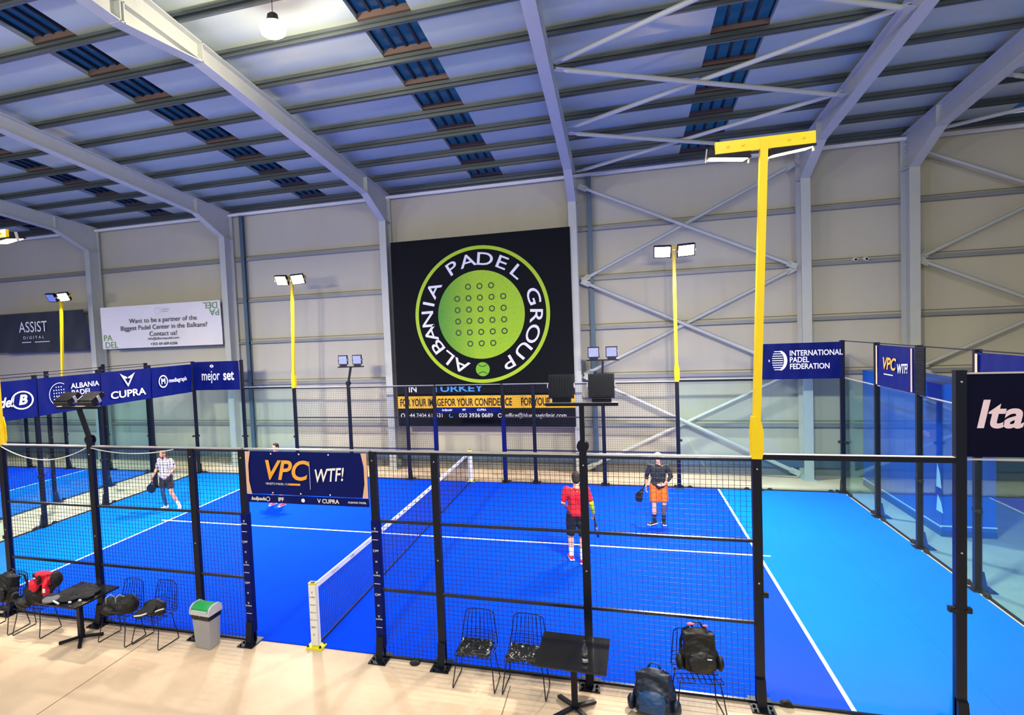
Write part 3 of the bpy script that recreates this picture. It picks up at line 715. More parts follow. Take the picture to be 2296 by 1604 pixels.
k, P_ = ink(gs, X1, .012); k.text('bullpadel', P_(.2, .06), X1, Z1, .075, shear=.3, bold=.02); k.ring(P_(.36, .06), X1, Z1, .025, .035, 16); k.text('IPF', P_(.58, .06), X1, Z1, .08, bold=.02); k.text('V CUPRA', P_(1.36, .06), X1, Z1, .085, bold=.02); k.text('ALBANIA PADEL', P_(1.82, .06), X1, Z1, .04, bold=.01); k.disc(P_(.95, .06), X1, Z1, .03, 12); k.build('lettering', M_INK, gs)
fg = banner('gate_strip', (-1.02, 9.99, 2.15), X1, 2.04, .17, M_NAVY, 'navy sponsor strip over the far net gate', .004)
k, P_ = ink(fg, X1, .014); k.text('bullpadel', P_(.35, .09), X1, Z1, .09, shear=.3, bold=.02); k.text('CUPRA', P_(1.45, .09), X1, Z1, .09, bold=.02); k.text('IPF', P_(.9, .09), X1, Z1, .09, bold=.02); k.build('lettering', M_INK, fg)
# banners of the end walls
YB = Vector((0, 1, 0))
def endb(y0, label, w_=1.98, z=2.93, h_=.98): return banner('end_banner', (-9.98, y0, z), YB, w_, h_, M_NAVY, label, .012)
e = endb(2.01, 'navy end wall banner with a white bullpadel logo'); k, P_ = ink(e, YB, .03); k.text('bullpadel', P_(.75, .45), YB, Z1, .34, shear=.3, bold=.025, sx=.9); k.text('B', P_(1.55, .47), YB, Z1, .33, shear=.2, bold=.04, sx=1.2); k.ring(P_(1.55, .47), YB, Z1, .2, .235, 32, sx=1.3); k.build('lettering', M_INK, e)
e = endb(4.01, 'navy end wall banner reading ALBANIA PADEL GROUP with a dotted ball'); k, P_ = ink(e, YB, .03); k.ring(P_(.62, .5), YB, Z1, .30, .315, 40, R(60), R(330))
for j in range(6):
    for i in range(5):
        if abs(i-2)+abs(j-2.5) < 4: k.disc(P_(.45+.075*i, .7-.08*j), YB, Z1, .018, 6)
k.text('ALBANIA', P_(.98, .68), YB, Z1, .2, bold=.015, sx=1.15, align='LEFT'); k.text('PADEL', P_(.98, .49), YB, Z1, .2, bold=.015, sx=1.15, align='LEFT'); k.text('GROUP', P_(.98, .3), YB, Z1, .2, bold=.015, sx=1.15, align='LEFT'); k.build('lettering', M_INK, e)
e = endb(6.01, 'navy end wall banner with a white horned crest and CUPRA lettering'); k, P_ = ink(e, YB, .03); k.text('CUPRA', P_(1.0, .26), YB, Z1, .30, bold=.02, sx=1.45)
for s_ in (1, -1):
    k.prism([(1.0+s_*a, b) for a, b in ((.30, .90), (.0, .47), (.0, .56), (.13, .74))], P_(0, 0), YB, Z1, (1, 0, 0), .001)
    k.prism([(1.0+s_*a, b) for a, b in ((.30, .90), (.17, .83), (.02, .77), (.02, .73), (.12, .73), (.20, .79))], P_(0, 0), YB, Z1, (1, 0, 0), .001)
k.build('lettering', M_INK, e)
e = endb(8.01, 'navy end wall banner with a circled M and mediagraph lettering', 1.93); k, P_ = ink(e, YB, .03); k.ring(P_(.5, .5), YB, Z1, .17, .21, 32); k.text('M', P_(.5, .5), YB, Z1, .26, bold=.03); k.text('mediagraph', P_(.75, .5), YB, Z1, .2, bold=.01, align='LEFT', sx=.95); k.build('lettering', M_INK, e)
e = banner('corner_banner', (-9.96, 9.98, 2.98), X1, 1.9, 1.0, M_NAVY, 'navy corner banner with white mejor set lettering', .006); k, P_ = ink(e, X1, .02); k.text('mejor', P_(.75, .5), X1, Z1, .5, bold=.006, sx=.62); k.text('set', P_(1.48, .5), X1, Z1, .5, bold=.02, sx=.72); k.ring(P_(.82, .84), X1, Z1, .02, .05, 16, sx=1.5); k.build('lettering', M_INK, e)
e = banner('corner_banner', (8.07, 9.98, 3.02), X1, 1.9, .95, M_NAVY, 'navy corner banner reading INTERNATIONAL PADEL FEDERATION', .006); k, P_ = ink(e, X1, .02)
for i, s_ in enumerate(('INTERNATIONAL', 'PADEL', 'FEDERATION')): k.text(s_, P_(.7, .68-.175*i), X1, Z1, .2, bold=.02, align='LEFT', sx=.78)
for j in range(9):
    hw = .13*math.sqrt(max(0, 1-((j-4)/5)**2)); k.quad(P_(.42, .26+.06*j), X1, Z1, -hw, -.011, hw, .011)
k.prism([(.46+.19*math.cos(t_), .5+.27*math.sin(t_)) for t_ in [R(a) for a in range(-80, 81, 16)]]+[(.44+.13*math.cos(t_), .5+.24*math.sin(t_)) for t_ in [R(a) for a in range(80, -81, -16)]], P_(0, 0), X1, Z1, (0, -1, 0), .001)
k.quad(P_(.22, .5), X1, Z1, -.012, -.03, .012, .03); k.build('lettering', M_INK, e)
YM = Vector((0, -1, 0))
e = banner('end_banner', (9.98, 7.82, 3.06), YM, 1.82, .9, M_NAVY, 'navy cup banner with gold VPC letters on the end wall before the blue booth', .006)
k, P_ = ink(e, YM, .02); k.quad(P_(0, 0), YM, Z1, .02, .02, .09, .88); k.quad(P_(0, 0), YM, Z1, 1.7, .02, 1.76, .88); k.build('border_print', mat('peach_print', (225, 180, 150)), e)
k, P_ = ink(e, YM, .022); gradient_vpc(k, P_, .68, .5, .36, YM); k.build('gold_lettering', M_ORANGE, e)
k, P_ = ink(e, YM, .022); wtf(k, P_, 1.32, .44, .27, YM); k.quad(P_(.45, .27), YM, Z1, 0, 0, .45, .02); k.build('lettering', M_INK, e)
e = banner('end_banner', (9.98, 3.9, 3.06), YM, 1.82, .9, M_NAVY, 'navy end wall banner with a gold edge, partly hidden behind the near dark banner', .006)
k, P_ = ink(e, YM, .02); k.quad(P_(0, 0), YM, Z1, .02, .02, .09, .88); k.build('border_print', MATS['peach_print'], e)
e = banner('near_banner', (8.06, -.06, 3.06), X1, 1.88, .9, M_NAVYD, 'large dark banner with white Ital lettering at the camera side corner', .003)
k, P_ = ink(e, X1, .006); k.text('Ital', P_(.07, .45), X1, Z1, .42, shear=.2, bold=.025, align='LEFT', sx=.98); k.build('lettering', mat('pale_print', (225, 200, 215), .5), e)
MB().bb((-.01, -.02, -.035), (1.89, .02, -.02)).build('hem_rail', M_GALV, e); MB().bb((-.01, -.02, .9), (1.89, .02, .915)).build('hem_rail', M_GALV, e)
# rolled black mesh strip beside the VPC banner
s_ = MB()
for i in range(22): s_.bb((-.02, -.19, 3.06+.042*i), (.0, .19, 3.085+.042*i))
s_.bb((0, -.19, 3.05), (.012, .19, 3.98))
tag(s_.build('ribbed_strip', M_BLACK, loc=(9.98, 5.77, 0)), 'black ribbed upright strip beside the gold lettered banner on the booth end wall', 'strip')

# blue booth beyond the end wall
t = empty('exhibition_booth', (11.25, 8.85, 0), 0, 'tall blue panelled booth standing beyond the glass end wall', 'booth')
M_BOOTH = mat('booth_blue', (2, 84, 190), .4, 0, .06, 1)
for i in range(5): MB().bb((-.5, -2.05+.83*i, .12), (-.46, -2.05+.83*i+.82, 3.15)).build('panel', M_BOOTH if i != 0 else mat('booth_blue_deep', (2, 70, 178), .4, 0, .06, 1), t)
MB().bb((-.46, -2.05, .12), (.42, 2.09, 3.15)).build('core', mat('booth_blue_side', (2, 84, 205), .4, 0, .06, 1), t)
MB().bb((-.51, -2.07, 0), (.43, 2.1, .12)).build('plinth', mat('booth_plinth', (10, 60, 110), .5), t)
MB().bb((-.515, -2.07, .19), (-.505, 2.1, .215)).build('white_stripe', M_INK, t)
MB().bb((-.52, -2.08, .21), (.43, -2.06, .235)).build('white_stripe', M_INK, t)
k = MB(); k.text('Dermo', (-.505, -1.25, 2.05), YM, Z1, .22, bold=.01); k.build('lettering', mat('pink_print', (205, 130, 215), .5), t)
k = MB()
for (a, b, c_, d) in ((-1.85, .5, .28, .35), (-1.85, 1.0, .22, .5)): k.prism([(0, 0), (-c_, .0), (-c_*.7, d*.6), (-c_*.2, d)], (-.505, a, b), (0, 1, 0), Z1, (-1, 0, 0), .002)
k.build('figure_print', M_INK, t)
#PART2
# ---------------------------------------------------------------- soft shapes
from mathutils import noise
def blob(name, material, parent, mb, voxel=.012, smooth=4, wrinkle=0, wscale=12, keep=None, loc=None):
    """melt overlapping solids into one continuous surface"""
    tmp = bpy.data.objects.new('tmp', mb.mesh('tmp')); COL.objects.link(tmp)
    rm = tmp.modifiers.new('r', 'REMESH'); rm.mode = 'VOXEL'; rm.voxel_size = voxel; rm.use_smooth_shade = True
    sm2 = tmp.modifiers.new('s', 'SMOOTH'); sm2.iterations = smooth; sm2.factor = .5
    dg = bpy.context.evaluated_depsgraph_get(); dg.update()
    me = bpy.data.meshes.new_from_object(tmp.evaluated_get(dg)); bpy.data.objects.remove(tmp)
    if wrinkle:
        me.update()
        nn = [v.normal.copy() for v in me.vertices]
        for v, nv in zip(me.vertices, nn):
            p_ = v.co*wscale; a = noise.noise(p_)+.5*noise.noise(p_*2.3); a = a if a < 0 else a*.6
            v.co += nv*a*wrinkle
    if keep:
        bm = bmesh.new(); bm.from_mesh(me)
        bmesh.ops.delete(bm, geom=[v for v in bm.verts if not keep(v.co)], context='VERTS'); bm.to_mesh(me); bm.free()
    for p_ in me.polygons: p_.use_smooth = True
    me.materials.clear(); me.materials.append(material); me.name = name
    o = bpy.data.objects.new(name, me); COL.objects.link(o)
    if parent: o.parent = parent
    if loc: o.location = loc
    return o
def cap(mb, a, b, ra, rb=None, n=14):
    rb = ra if rb is None else rb; a = Vector(a); b = Vector(b)
    mb.cyl(a, b, ra, rb, n); mb.ball(a, ra*.999, n, 8); mb.ball(b, rb*.999, n, 8)
SKIN = mat('skin', (222, 160, 132), .55, 0, .06, 12)
SKINT = mat('tanned_skin', (196, 138, 112), .55, 0, .12, 14)
def hand(mb, wr, d, side, curl, palm):
    """wr wrist, d direction of the forearm, side = direction of the thumb, palm = direction the palm faces"""
    d = Vector(d).normalized(); side = Vector(side); side = (side-d*side.dot(d)).normalized(); palm = Vector(palm); palm = (palm-d*palm.dot(d)-side*palm.dot(side)).normalized()
    wr = Vector(wr)
    for k in range(4):
        x = (k-1.5)*.019
        base = wr+d*.085-side*x*1.0
        cap(mb, wr+d*.01-side*x*.7, base, .0135, .0115, 8)
        L = (.034, .042, .04, .03)[k] if True else 0
        p0 = base; dd = d.copy()
        for j in range(3):
            ang = curl*(.55+.25*j); dd = (dd*math.cos(ang)+palm*math.sin(ang)).normalized(); p1 = p0+dd*(L*(1, .72, .58)[j]); cap(mb, p0, p1, .0092-.0008*j, .0088-.0008*j, 8); p0 = p1
    t0 = wr+d*.025+side*.022; t1 = t0+(d*.6+side*.75+palm*.3).normalized()*.04; t2 = t1+(d*.9+side*.15+palm*curl*.6).normalized()*.032
    cap(mb, t0, t1, .0135, .011, 8); cap(mb, t1, t2, .0105, .0085, 8)
def person(loc, rz, label, P, shirt, shorts, shoe_m, sock_m, hair_m=None, skin=SKIN, sleeve=.9, sock_h=.22, short_len=.75, beard=False, cap_m=None, extra=None, head_turn=(0, 0), group='padel players on the court', scale=1.0):
    t = empty('person', loc, rz, label, 'person', group); t.scale = (scale,)*3
    g = lambda k: Vector(P[k])
    hipc = (g('hip_l')+g('hip_r'))/2; neck = g('neck'); head = g('head'); sl, sr = g('sh_l'), g('sh_r'); chest = (sl+sr)/2
    b = MB()
    up = (neck-hipc).normalized()
    # trunk
    xs_ = (sr-sl).normalized(); hx = (g('hip_r')-g('hip_l')).normalized()
    for s_ in (-1, 1):
        cap(b, hipc+hx*s_*.07+up*.02, hipc+hx*s_*.06+up*.17, .098, .088); cap(b, hipc+hx*s_*.055+up*.15, chest+xs_*s_*.075-up*.10, .088, .10); cap(b, chest+xs_*s_*.07-up*.1, chest+xs_*s_*.12-up*.03, .10, .062)
    cap(b, chest-up*.02, neck+up*.02, .075, .056); cap(b, neck, head-up*.03, .056, .054)
    for s_, q in ((-1, 'l'), (1, 'r')):
        cap(b, g('sh_'+q), g('el_'+q), .052, .040); cap(b, g('el_'+q), g('el_'+q).lerp(g('wr_'+q), .35), .040, .042); cap(b, g('el_'+q).lerp(g('wr_'+q), .35), g('wr_'+q), .042, .026)
        hd = (g('wr_'+q)-g('el_'+q)).normalized(); hand(b, g('wr_'+q), P.get('hd_'+q, hd), P.get('th_'+q, (0, 1, 0)), P.get('curl_'+q, .45), P.get('pl_'+q, (-s_, 0, 0)))
        h_, k_, a_ = g('hip_'+q), g('kn_'+q), g('an_'+q)
        cap(b, h_+Vector((0, 0, -.02)), k_, .092, .056); cap(b, k_, k_.lerp(a_, .35), .054, .058); cap(b, k_.lerp(a_, .35), a_, .058, .036)
    # head: skull, face, jaw, nose, ears; f = facing, on the neck
    yaw_, pit = head_turn; F = Vector((math.sin(-yaw_), math.cos(yaw_), math.sin(pit))).normalized(); S = F.cross(Vector((0, 0, 1))).normalized(); U = S.cross(F)
    M = Matrix((S, F, U)).transposed()
    b.ball(head+U*.02, .098, 20, 14, (.80, .98, 1.06), M); b.ball(head-U*.05+F*.022, .07, 16, 10, (.82, .9, 1.0), M); b.ball(head-U*.1+F*.055, .026, 10, 8, (1.2, .8, .8), M)
    b.ball(head-U*.02+F*.098, .016, 8, 6, (.8, 1.1, 1.5), M); b.ball(head-U*.035+F*.104, .013, 8, 6, (1.3, 1, .9), M); b.ball(head+U*.025+F*.083, .02, 8, 6, (2.4, .6, .5), M)
    b.ball(head-U*.068+F*.084, .014, 8, 6, (1.6, .7, .7), M)
    for s_ in (-1, 1): b.ball(head+S*s_*.082-U*.01-F*.005, .03, 10, 8, (.35, .7, 1.0), M)
    blob('body', skin, t, b, .0065, 3)
    for s_ in (-1, 1):
        MB().ball(head+S*s_*.03+U*.002+F*.086, .0105, 8, 6).build('eye', mat('eye', (30, 26, 28), .3), t)
        MB().ball(head+S*s_*.031+U*.026+F*.09, .014, 8, 6, (1.4, .5, .3), M).build('eyebrow', mat('brow', (60, 44, 36), .8), t)
    MB().ball(head-U*.066+F*.094, .012, 8, 6, (1.9, .5, .35), M).build('mouth', mat('lips', (170, 96, 90), .5), t)
    if hair_m:
        h = MB(); h.ball(head+U*.035-F*.012, .103, 20, 14, (.84, .98, 1.02), M); h.ball(head-U*.02-F*.045, .082, 16, 10, (.95, .8, 1.1), M)
        blob('hair', hair_m, t, h, .010, 1, .004, 40)
    if beard:
        h = MB(); h.ball(head-U*.082+F*.035, .062, 14, 10, (.98, .9, .8), M); blob('beard', mat('beard', (92, 66, 52), .9, 0, .2, 60), t, h, .008, 1, .003, 50)
    if cap_m:
        h = MB(); h.ball(head+U*.05, .104, 20, 14, (.86, .98, .8), M); h.ball(head+U*.055+F*.1, .07, 12, 8, (1, .9, .16), M); blob('cap', cap_m, t, h, .008, 1)
    # shirt
    b = MB(); o_ = .018
    for s_ in (-1, 1):
        cap(b, hipc+hx*s_*.075+up*.06, hipc+hx*s_*.07+up*.2, .112, .102); cap(b, hipc+hx*s_*.065+up*.18, chest+xs_*s_*.08-up*.10, .102, .112); cap(b, chest+xs_*s_*.07-up*.09, chest+xs_*s_*.13-up*.02, .108, .068)
    cap(b, chest-up*.01, neck-up*.012, .082, .062)
    cap(b, hipc-hx*.065+up*.05, hipc+hx*.065+up*.05, .125)
    for q in 'lr':
        a, e = g('sh_'+q), g('el_'+q); wv = g('wr_'+q)
        if sleeve <= 1: cap(b, a, a.lerp(e, sleeve), .068, .060)
        else: cap(b, a, e, .066, .054); cap(b, e, e.lerp(wv, sleeve-1), .054, .042)
    blob('shirt', shirt, t, b, .010, 3, .014, 9)
    b = MB()
    for q in 'lr':
        h_, k_ = g('hip_'+q), g('kn_'+q); cap(b, h_+Vector((0, 0, .03)), h_.lerp(k_, short_len*.5), .112, .108)
        b.cyl(h_.lerp(k_, short_len*.4), h_.lerp(k_, short_len), .108, .104 if short_len < .95 else .078, 18)
    cap(b, hipc+hx*.06+up*.07, hipc-hx*.06+up*.07, .105)
    blob('shorts', shorts, t, b, .010, 2, .012, 11)
    for q in 'lr':
        a_, k_ = g('an_'+q), g('kn_'+q); tt = Vector(P.get('toe_'+q, (0, 1, 0))); tt.z = 0; tt.normalize(); sd = tt.cross(Vector((0, 0, 1))); Mf = Matrix((sd, tt, Vector((0, 0, 1)))).transposed()
        a0 = Vector((a_.x, a_.y, a_.z)); zf = a_.z-.085
        b = MB(); cap(b, a0, a0+(k_-a_).normalized()*sock_h, .043, .052); blob('sock', sock_m[q] if isinstance(sock_m, dict) else sock_m, t, b, .009, 1)
        b = MB(); c = Vector((a_.x, a_.y, 0))
        b.ball(c+tt*-.02+Z1*(zf+.05), .052, 14, 10, (.85, 1.1, 1.0), Mf); b.ball(c+tt*.07+Z1*(zf+.045), .05, 14, 10, (.92, 1.6, .8), Mf); b.ball(c+tt*.14+Z1*(zf+.04), .046, 14, 10, (1.0, 1.2, .7), Mf)
        sh = blob('shoe', shoe_m, t, b, .008, 2, keep=None)
        MB().box(c+tt*.06+Z1*(zf+.012), (.088, .27, .022), Mf).build('sole', M_WHITE, sh, bevel=.008)
    if extra: extra(t, g)
    return t
def racket(loc_top, dirv, facev, label, colr, edge=M_RUB):
    """held padel racket: loc_top is the grip end in the hand, dirv runs to the head"""
    t = empty('padel_racket', loc_top, 0, label, 'racket', 'padel rackets')
    d = Vector(dirv).normalized(); n = Vector(facev); n = (n-d*n.dot(d)).normalized(); s_ = d.cross(n)
    pts = []
    for i in range(28):
        a = 2*PI*i/28; pts.append((.13*math.sin(a)*(1-.12*max(0, math.cos(a))), -.135*math.cos(a)))
    c = d*.32
    MB().prism([(x, y) for x, y in pts], c-n*.017, s_, d, n, .034).build('hitting_face', colr, t, bevel=.006)
    e = MB(); e.beam(d*.10-s_*.012, d*.22-s_*.06, .03, .026); e.beam(d*.10+s_*.012, d*.22+s_*.06, .03, .026); e.build('bridge', edge, t)
    MB().cyl(d*-.04, d*.12, .016, .015, 12).build('grip', edge, t)
    k = MB()
    for i in range(-2, 3):
        for j in range(-2, 3):
            for q in (-1, 1): k.disc(c+s_*i*.035+d*j*.035+n*q*.0178, s_, d, .006, 8)
    k.build('hole_pattern', M_RUB, t)
    return t
std = dict(neck=(0, 0, 1.50), head=(0, .02, 1.66), sh_l=(-.19, 0, 1.44), sh_r=(.19, 0, 1.44), hip_l=(-.1, 0, .93), hip_r=(.1, 0, .93),
           kn_l=(-.12, .03, .5), kn_r=(.12, .03, .5), an_l=(-.13, 0, .09), an_r=(.13, 0, .09), el_l=(-.25, -.02, 1.16), el_r=(.25, -.02, 1.16), wr_l=(-.26, .1, .92), wr_r=(.26, .1, .92))
def pose(**k): d = dict(std); d.update(k); return d
CL = lambda n, c, **k: mat(n, c, .8, 0, .1, 8, **k)
# red shirt, back to the camera
def lime(t, g):
    b = MB(); a, e, wv = g('sh_r'), g('el_r'), g('wr_r'); cap(b, a.lerp(e, .72), e, .048, .046); cap(b, e, e.lerp(wv, .35), .046, .047); cap(b, e.lerp(wv, .35), e.lerp(wv, .97), .047, .031)
    tag(blob('arm_sleeve', CL('lime_sleeve', (214, 240, 20)), t, b, .008, 2), 'lime yellow arm sleeve')
p3 = pose(el_r=(.28, -.03, 1.17), wr_r=(.32, .10, .93), el_l=(-.27, .0, 1.17), wr_l=(-.19, .2, 1.02), an_l=(-.13, .05, .09), an_r=(.07, -.14, .09), kn_l=(-.13, .08, .5), kn_r=(.09, -.04, .5), th_r=(0, 1, .2), curl_r=.75, toe_l=(-.15, 1, 0), toe_r=(.1, 1, 0))
person((3.6, 4.1, .012), R(8), 'person in a red shirt, black shorts and red shoes standing with the back turned', p3, CL('red_shirt', (186, 6, 36)), CL('black_shorts', (12, 13, 20)), mat('red_shoe', (240, 30, 60), .5), CL('white_sock', (240, 236, 240)), CL('dark_hair', (34, 26, 26)), sleeve=.75, short_len=.98, sock_h=.2, extra=lime)
racket((3.6+.32*math.cos(R(8))-.12*math.sin(R(8))+.015, 4.1+.32*math.sin(R(8))+.16, .87), (.12, .1, -1), (1, .25, 0), 'dark padel racket hanging from the hand in the lime arm sleeve', mat('navy_racket', (20, 22, 80), .3, 0, .1, 8))
# black top and orange shorts
p4 = pose(el_r=(.27, -.06, 1.18), wr_r=(.30, -.02, .93), el_l=(-.29, .02, 1.2), wr_l=(-.13, .2, 1.04), hd_l=(.9, .25, -.1), th_l=(0, 0, 1), pl_l=(0, -1, 0), an_r=(.12, .06, .09), an_l=(-.1, -.02, .09), kn_r=(.11, .07, .5), curl_r=.8, toe_r=(.7, .7, 0), toe_l=(-.1, 1, 0))
def tattoo(t, g):
    b = MB(); k_, a_ = g('kn_l'), g('an_l'); cap(b, k_, k_.lerp(a_, .35), .057, .061); cap(b, k_.lerp(a_, .35), k_.lerp(a_, .9), .061, .042)
    tag(blob('leg_sleeve', CL('grey_leg_sleeve', (84, 74, 96)), t, b, .009, 2), 'dark leg sleeve')
person((5.27, 6.7, .012), R(178), 'person in a black long sleeved top and orange shorts holding one hand to the belly', p4, CL('black_top', (20, 26, 38)), CL('orange_shorts', (255, 104, 24)), mat('black_shoe', (26, 28, 40), .5), CL('black_sock', (18, 20, 32)), None, sleeve=1.55, short_len=.82, sock_h=.17, cap_m=CL('pale_cap', (236, 214, 204)), head_turn=(R(-25), -.1), extra=tattoo, scale=.935)
racket((5.27-.31, 6.7-.0, .90), (-.35, .2, -.85), (1, .5, 0), 'black padel racket held low by the person in orange shorts', mat('black_racket', (16, 18, 26), .35, 0, .1, 8))
# white patterned shirt
def check_shirt():
    mt = mat('checked_shirt', (226, 222, 232), .8); nt = mt.node_tree; b = nt.nodes['Principled BSDF']; tc = nt.nodes.new('ShaderNodeTexCoord')
    sx = nt.nodes.new('ShaderNodeSeparateXYZ'); nt.links.new(tc.outputs['Object'], sx.inputs[0]); outs = []
    for i in (0, 2):
        q = nt.nodes.new('ShaderNodeMath'); q.operation = 'MULTIPLY'; q.inputs[1].default_value = 13; nt.links.new(sx.outputs[i], q.inputs[0])
        fr = nt.nodes.new('ShaderNodeMath'); fr.operation = 'FRACT'; nt.links.new(q.outputs[0], fr.inputs[0]); g_ = nt.nodes.new('ShaderNodeMath'); g_.operation = 'LESS_THAN'; g_.inputs[1].default_value = .16; nt.links.new(fr.outputs[0], g_.inputs[0]); outs.append(g_)
    mxx = nt.nodes.new('ShaderNodeMath'); mxx.operation = 'MAXIMUM'; nt.links.new(outs[0].outputs[0], mxx.inputs[0]); nt.links.new(outs[1].outputs[0], mxx.inputs[1])
    mx = nt.nodes.new('ShaderNodeMix'); mx.data_type = 'RGBA'; mx.inputs[6].default_value = lin((228, 222, 232)); mx.inputs[7].default_value = lin((60, 58, 80)); nt.links.new(mxx.outputs[0], mx.inputs[0]); nt.links.new(mx.outputs[2], b.inputs['Base Color'])
    return mt
def tights(t, g):
    b = MB(); h_, k_, a_ = g('hip_r'), g('kn_r'), g('an_r'); cap(b, h_.lerp(k_, .5), k_, .08, .06); cap(b, k_, k_.lerp(a_, .35), .058, .062); cap(b, k_.lerp(a_, .35), a_, .062, .042)
    tag(blob('leg_sleeve', CL('teal_tights', (20, 62, 92)), t, b, .009, 2), 'dark teal leg sleeve')
p1 = pose(neck=(.0, .02, 1.48), head=(.02, .06, 1.63), el_r=(.31, -.03, 1.2), wr_r=(.33, .14, .98), el_l=(-.30, -.02, 1.2), wr_l=(-.24, .2, 1.02), kn_r=(.08, .08, .5), an_r=(.05, .0, .09), kn_l=(-.22, .08, .49), an_l=(-.42, .02, .1), curl_r=.8, curl_l=.6, toe_l=(-.6, 1, 0), toe_r=(.2, 1, 0))
person((-7.86, 5.98, .012), R(183), 'person in a white checked shirt and black shorts standing with legs wide apart', p1, check_shirt(), CL('black_shorts2', (14, 18, 34)), mat('white_shoe', (210, 220, 235), .5), {'l': CL('white_sock2', (230, 226, 230)), 'r': CL('teal_sock', (20, 60, 90))}, CL('cropped_hair', (120, 86, 70)), skin=SKINT, sleeve=.7, short_len=.7, sock_h=.13, beard=True, extra=tights, scale=.955)
racket((-7.86-.31, 5.98-.15, .89), (-.35, .1, -.9), (.4, -1, .3), 'black padel racket held by the person in the checked shirt', MATS['black_racket'])
# player behind the gate banner
p2 = pose(el_r=(.34, -.05, 1.2), wr_r=(.2, .18, 1.04), el_l=(-.34, -.05, 1.2), wr_l=(-.2, .18, 1.04), kn_l=(-.15, .1, .5), kn_r=(.15, .1, .5), an_l=(-.16, .0, .09), an_r=(.18, .0, .09), curl_l=.7, curl_r=.7)
person((-4.75, 6.75, .012), R(170), 'person in dark clothes and pink shoes almost hidden behind the gold lettered gate banner', p2, CL('charcoal_shirt', (34, 36, 46)), CL('navy_shorts', (16, 20, 52)), mat('pink_shoe', (250, 90, 140), .5), CL('dark_sock', (20, 22, 50)), CL('brown_hair', (48, 34, 32)), sleeve=.8, short_len=.9, scale=.985)

# ---------------------------------------------------------------- chairs, tables
M_CHAIR = mat('black_chair_wire', (12, 18, 40), .4, .2)
M_CUSH = mat('glossy_black_vinyl', (22, 24, 28), .3, 0, .2, 5, bump=.15, coat=.2)
def chair0(label):
    t = empty('wire_chair', (0, 0, 0), 0, label, 'chair', 'black wire chairs along the fence')
    s_ = MB(); r_ = .0052
    def bk(u_, v_):   # back grid, u across -1..1, v up 0..1
        return Vector((u_*(.25-.055*v_), .19+.07*v_+.02*(1-u_*u_), .45+.41*v_*(1-.09*abs(u_)**6)))
    for i in range(9):
        u_ = -1+2*i/8; s_.tube([bk(u_, v_/8) for v_ in range(9)], r_ if 0 < i < 8 else .007, 5)
    for v_ in (0, .12, .24, .36, 1.0): s_.tube([bk(-1+2*i/12, v_) for i in range(13)], r_ if v_ < 1 else .007, 5)
    s_.build('back_grid', M_CHAIR, t)
    s_ = MB()
    for i in range(9): x = -.245+.49*i/8; s_.tube([(x, .19, .45), (x*1.02, 0, .435), (x*1.02, -.2, .445), (x, -.23, .435)], r_, 5)
    for y in (-.22, -.12, -.02, .08, .17): s_.tube([(-.245, y, .44), (.245, y, .44)], r_, 5)
    s_.build('seat_grid', M_CHAIR, t)
    for q in (-1, 1):
        s_ = MB(); s_.tube([(q*.22, -.16, .435), (q*.25, -.19, .25), (q*.275, -.245, .03), (q*.275, -.235, .01), (q*.275, 0, .008), (q*.27, .17, .01), (q*.262, .175, .03), (q*.24, .13, .25), (q*.22, .11, .435)], .0075, 6)
        s_.build('leg', M_CHAIR, t)
    return t
def cushion(t):
    b = MB()
    for i in range(-2, 3):
        for j in range(-2, 3): b.ball((i*.085, -.02+j*.075, .475), .06, 10, 8, (1, 1, .55))
    blob('seat_cushion', M_CUSH, t, b, .012, 3, .03, 9)
c1 = chair0('black wire chair with a shiny cushion, nearer the net gate'); cushion(c1)
c2 = copy_tree(c1, (3.22, -.36, 0), R(-2), 'black wire chair with a shiny cushion, touching the bottle table')
c1.location = (2.56, -.35, 0)
c3 = chair0('black wire chair holding the big black backpack'); c3.location = (5.26, -.33, 0); c3.rotation_euler.z = R(8)
def copy_plain(o, loc, rz, label): return copy_tree(o, loc, rz, label)
cC = copy_plain(c3, (-3.2, -.42, 0), R(-4), 'black wire chair under the black duffel bag')
cD = copy_plain(c3, (-2.6, -.37, 0), R(-6), 'black wire chair holding the racket bag, beside the waste bin')
cB = copy_plain(c3, (-4.85, -.52, 0), R(2), 'black wire chair under the bag with the red jacket')
cA = copy_plain(c3, (-5.5, -.55, 0), R(2), 'black wire chair under the black backpack at the picture edge')
def table(loc, rz, label, gloss):
    t = empty('cafe_table', loc, rz, label, 'table', 'black square cafe tables')
    MB().bb((-.41, -.41, .72), (.41, .41, .745)).build('tabletop', mat('black_tabletop', (22, 23, 28), gloss, 0, .15, 4, coat=.2), t, bevel=.004)
    s_ = MB(); s_.bb((-.035, -.035, .04), (.035, .035, .72)); s_.bb((-.17, -.02, .70), (.17, .02, .72)); s_.bb((-.02, -.17, .70), (.02, .17, .72)); s_.build('pedestal', M_BLACK, t)
    s_ = MB()
    for k_ in range(4):
        a = PI/4+k_*PI/2; d = Vector((math.cos(a), math.sin(a), 0)); s_.beam(d*.02+Z1*.055, d*.31+Z1*.025, .055, .03)
        s_.cyl(d*.29, d*.29+Z1*.02, .02, n=8)
    s_.build('cross_foot', M_BLACK, t)
    return t
table((3.85, -.70, 0), R(-2), 'black square cafe table carrying the clear bottle', .16)
table((-3.85, -.62, 0), R(-3), 'black square cafe table covered with dark clothes', .4)
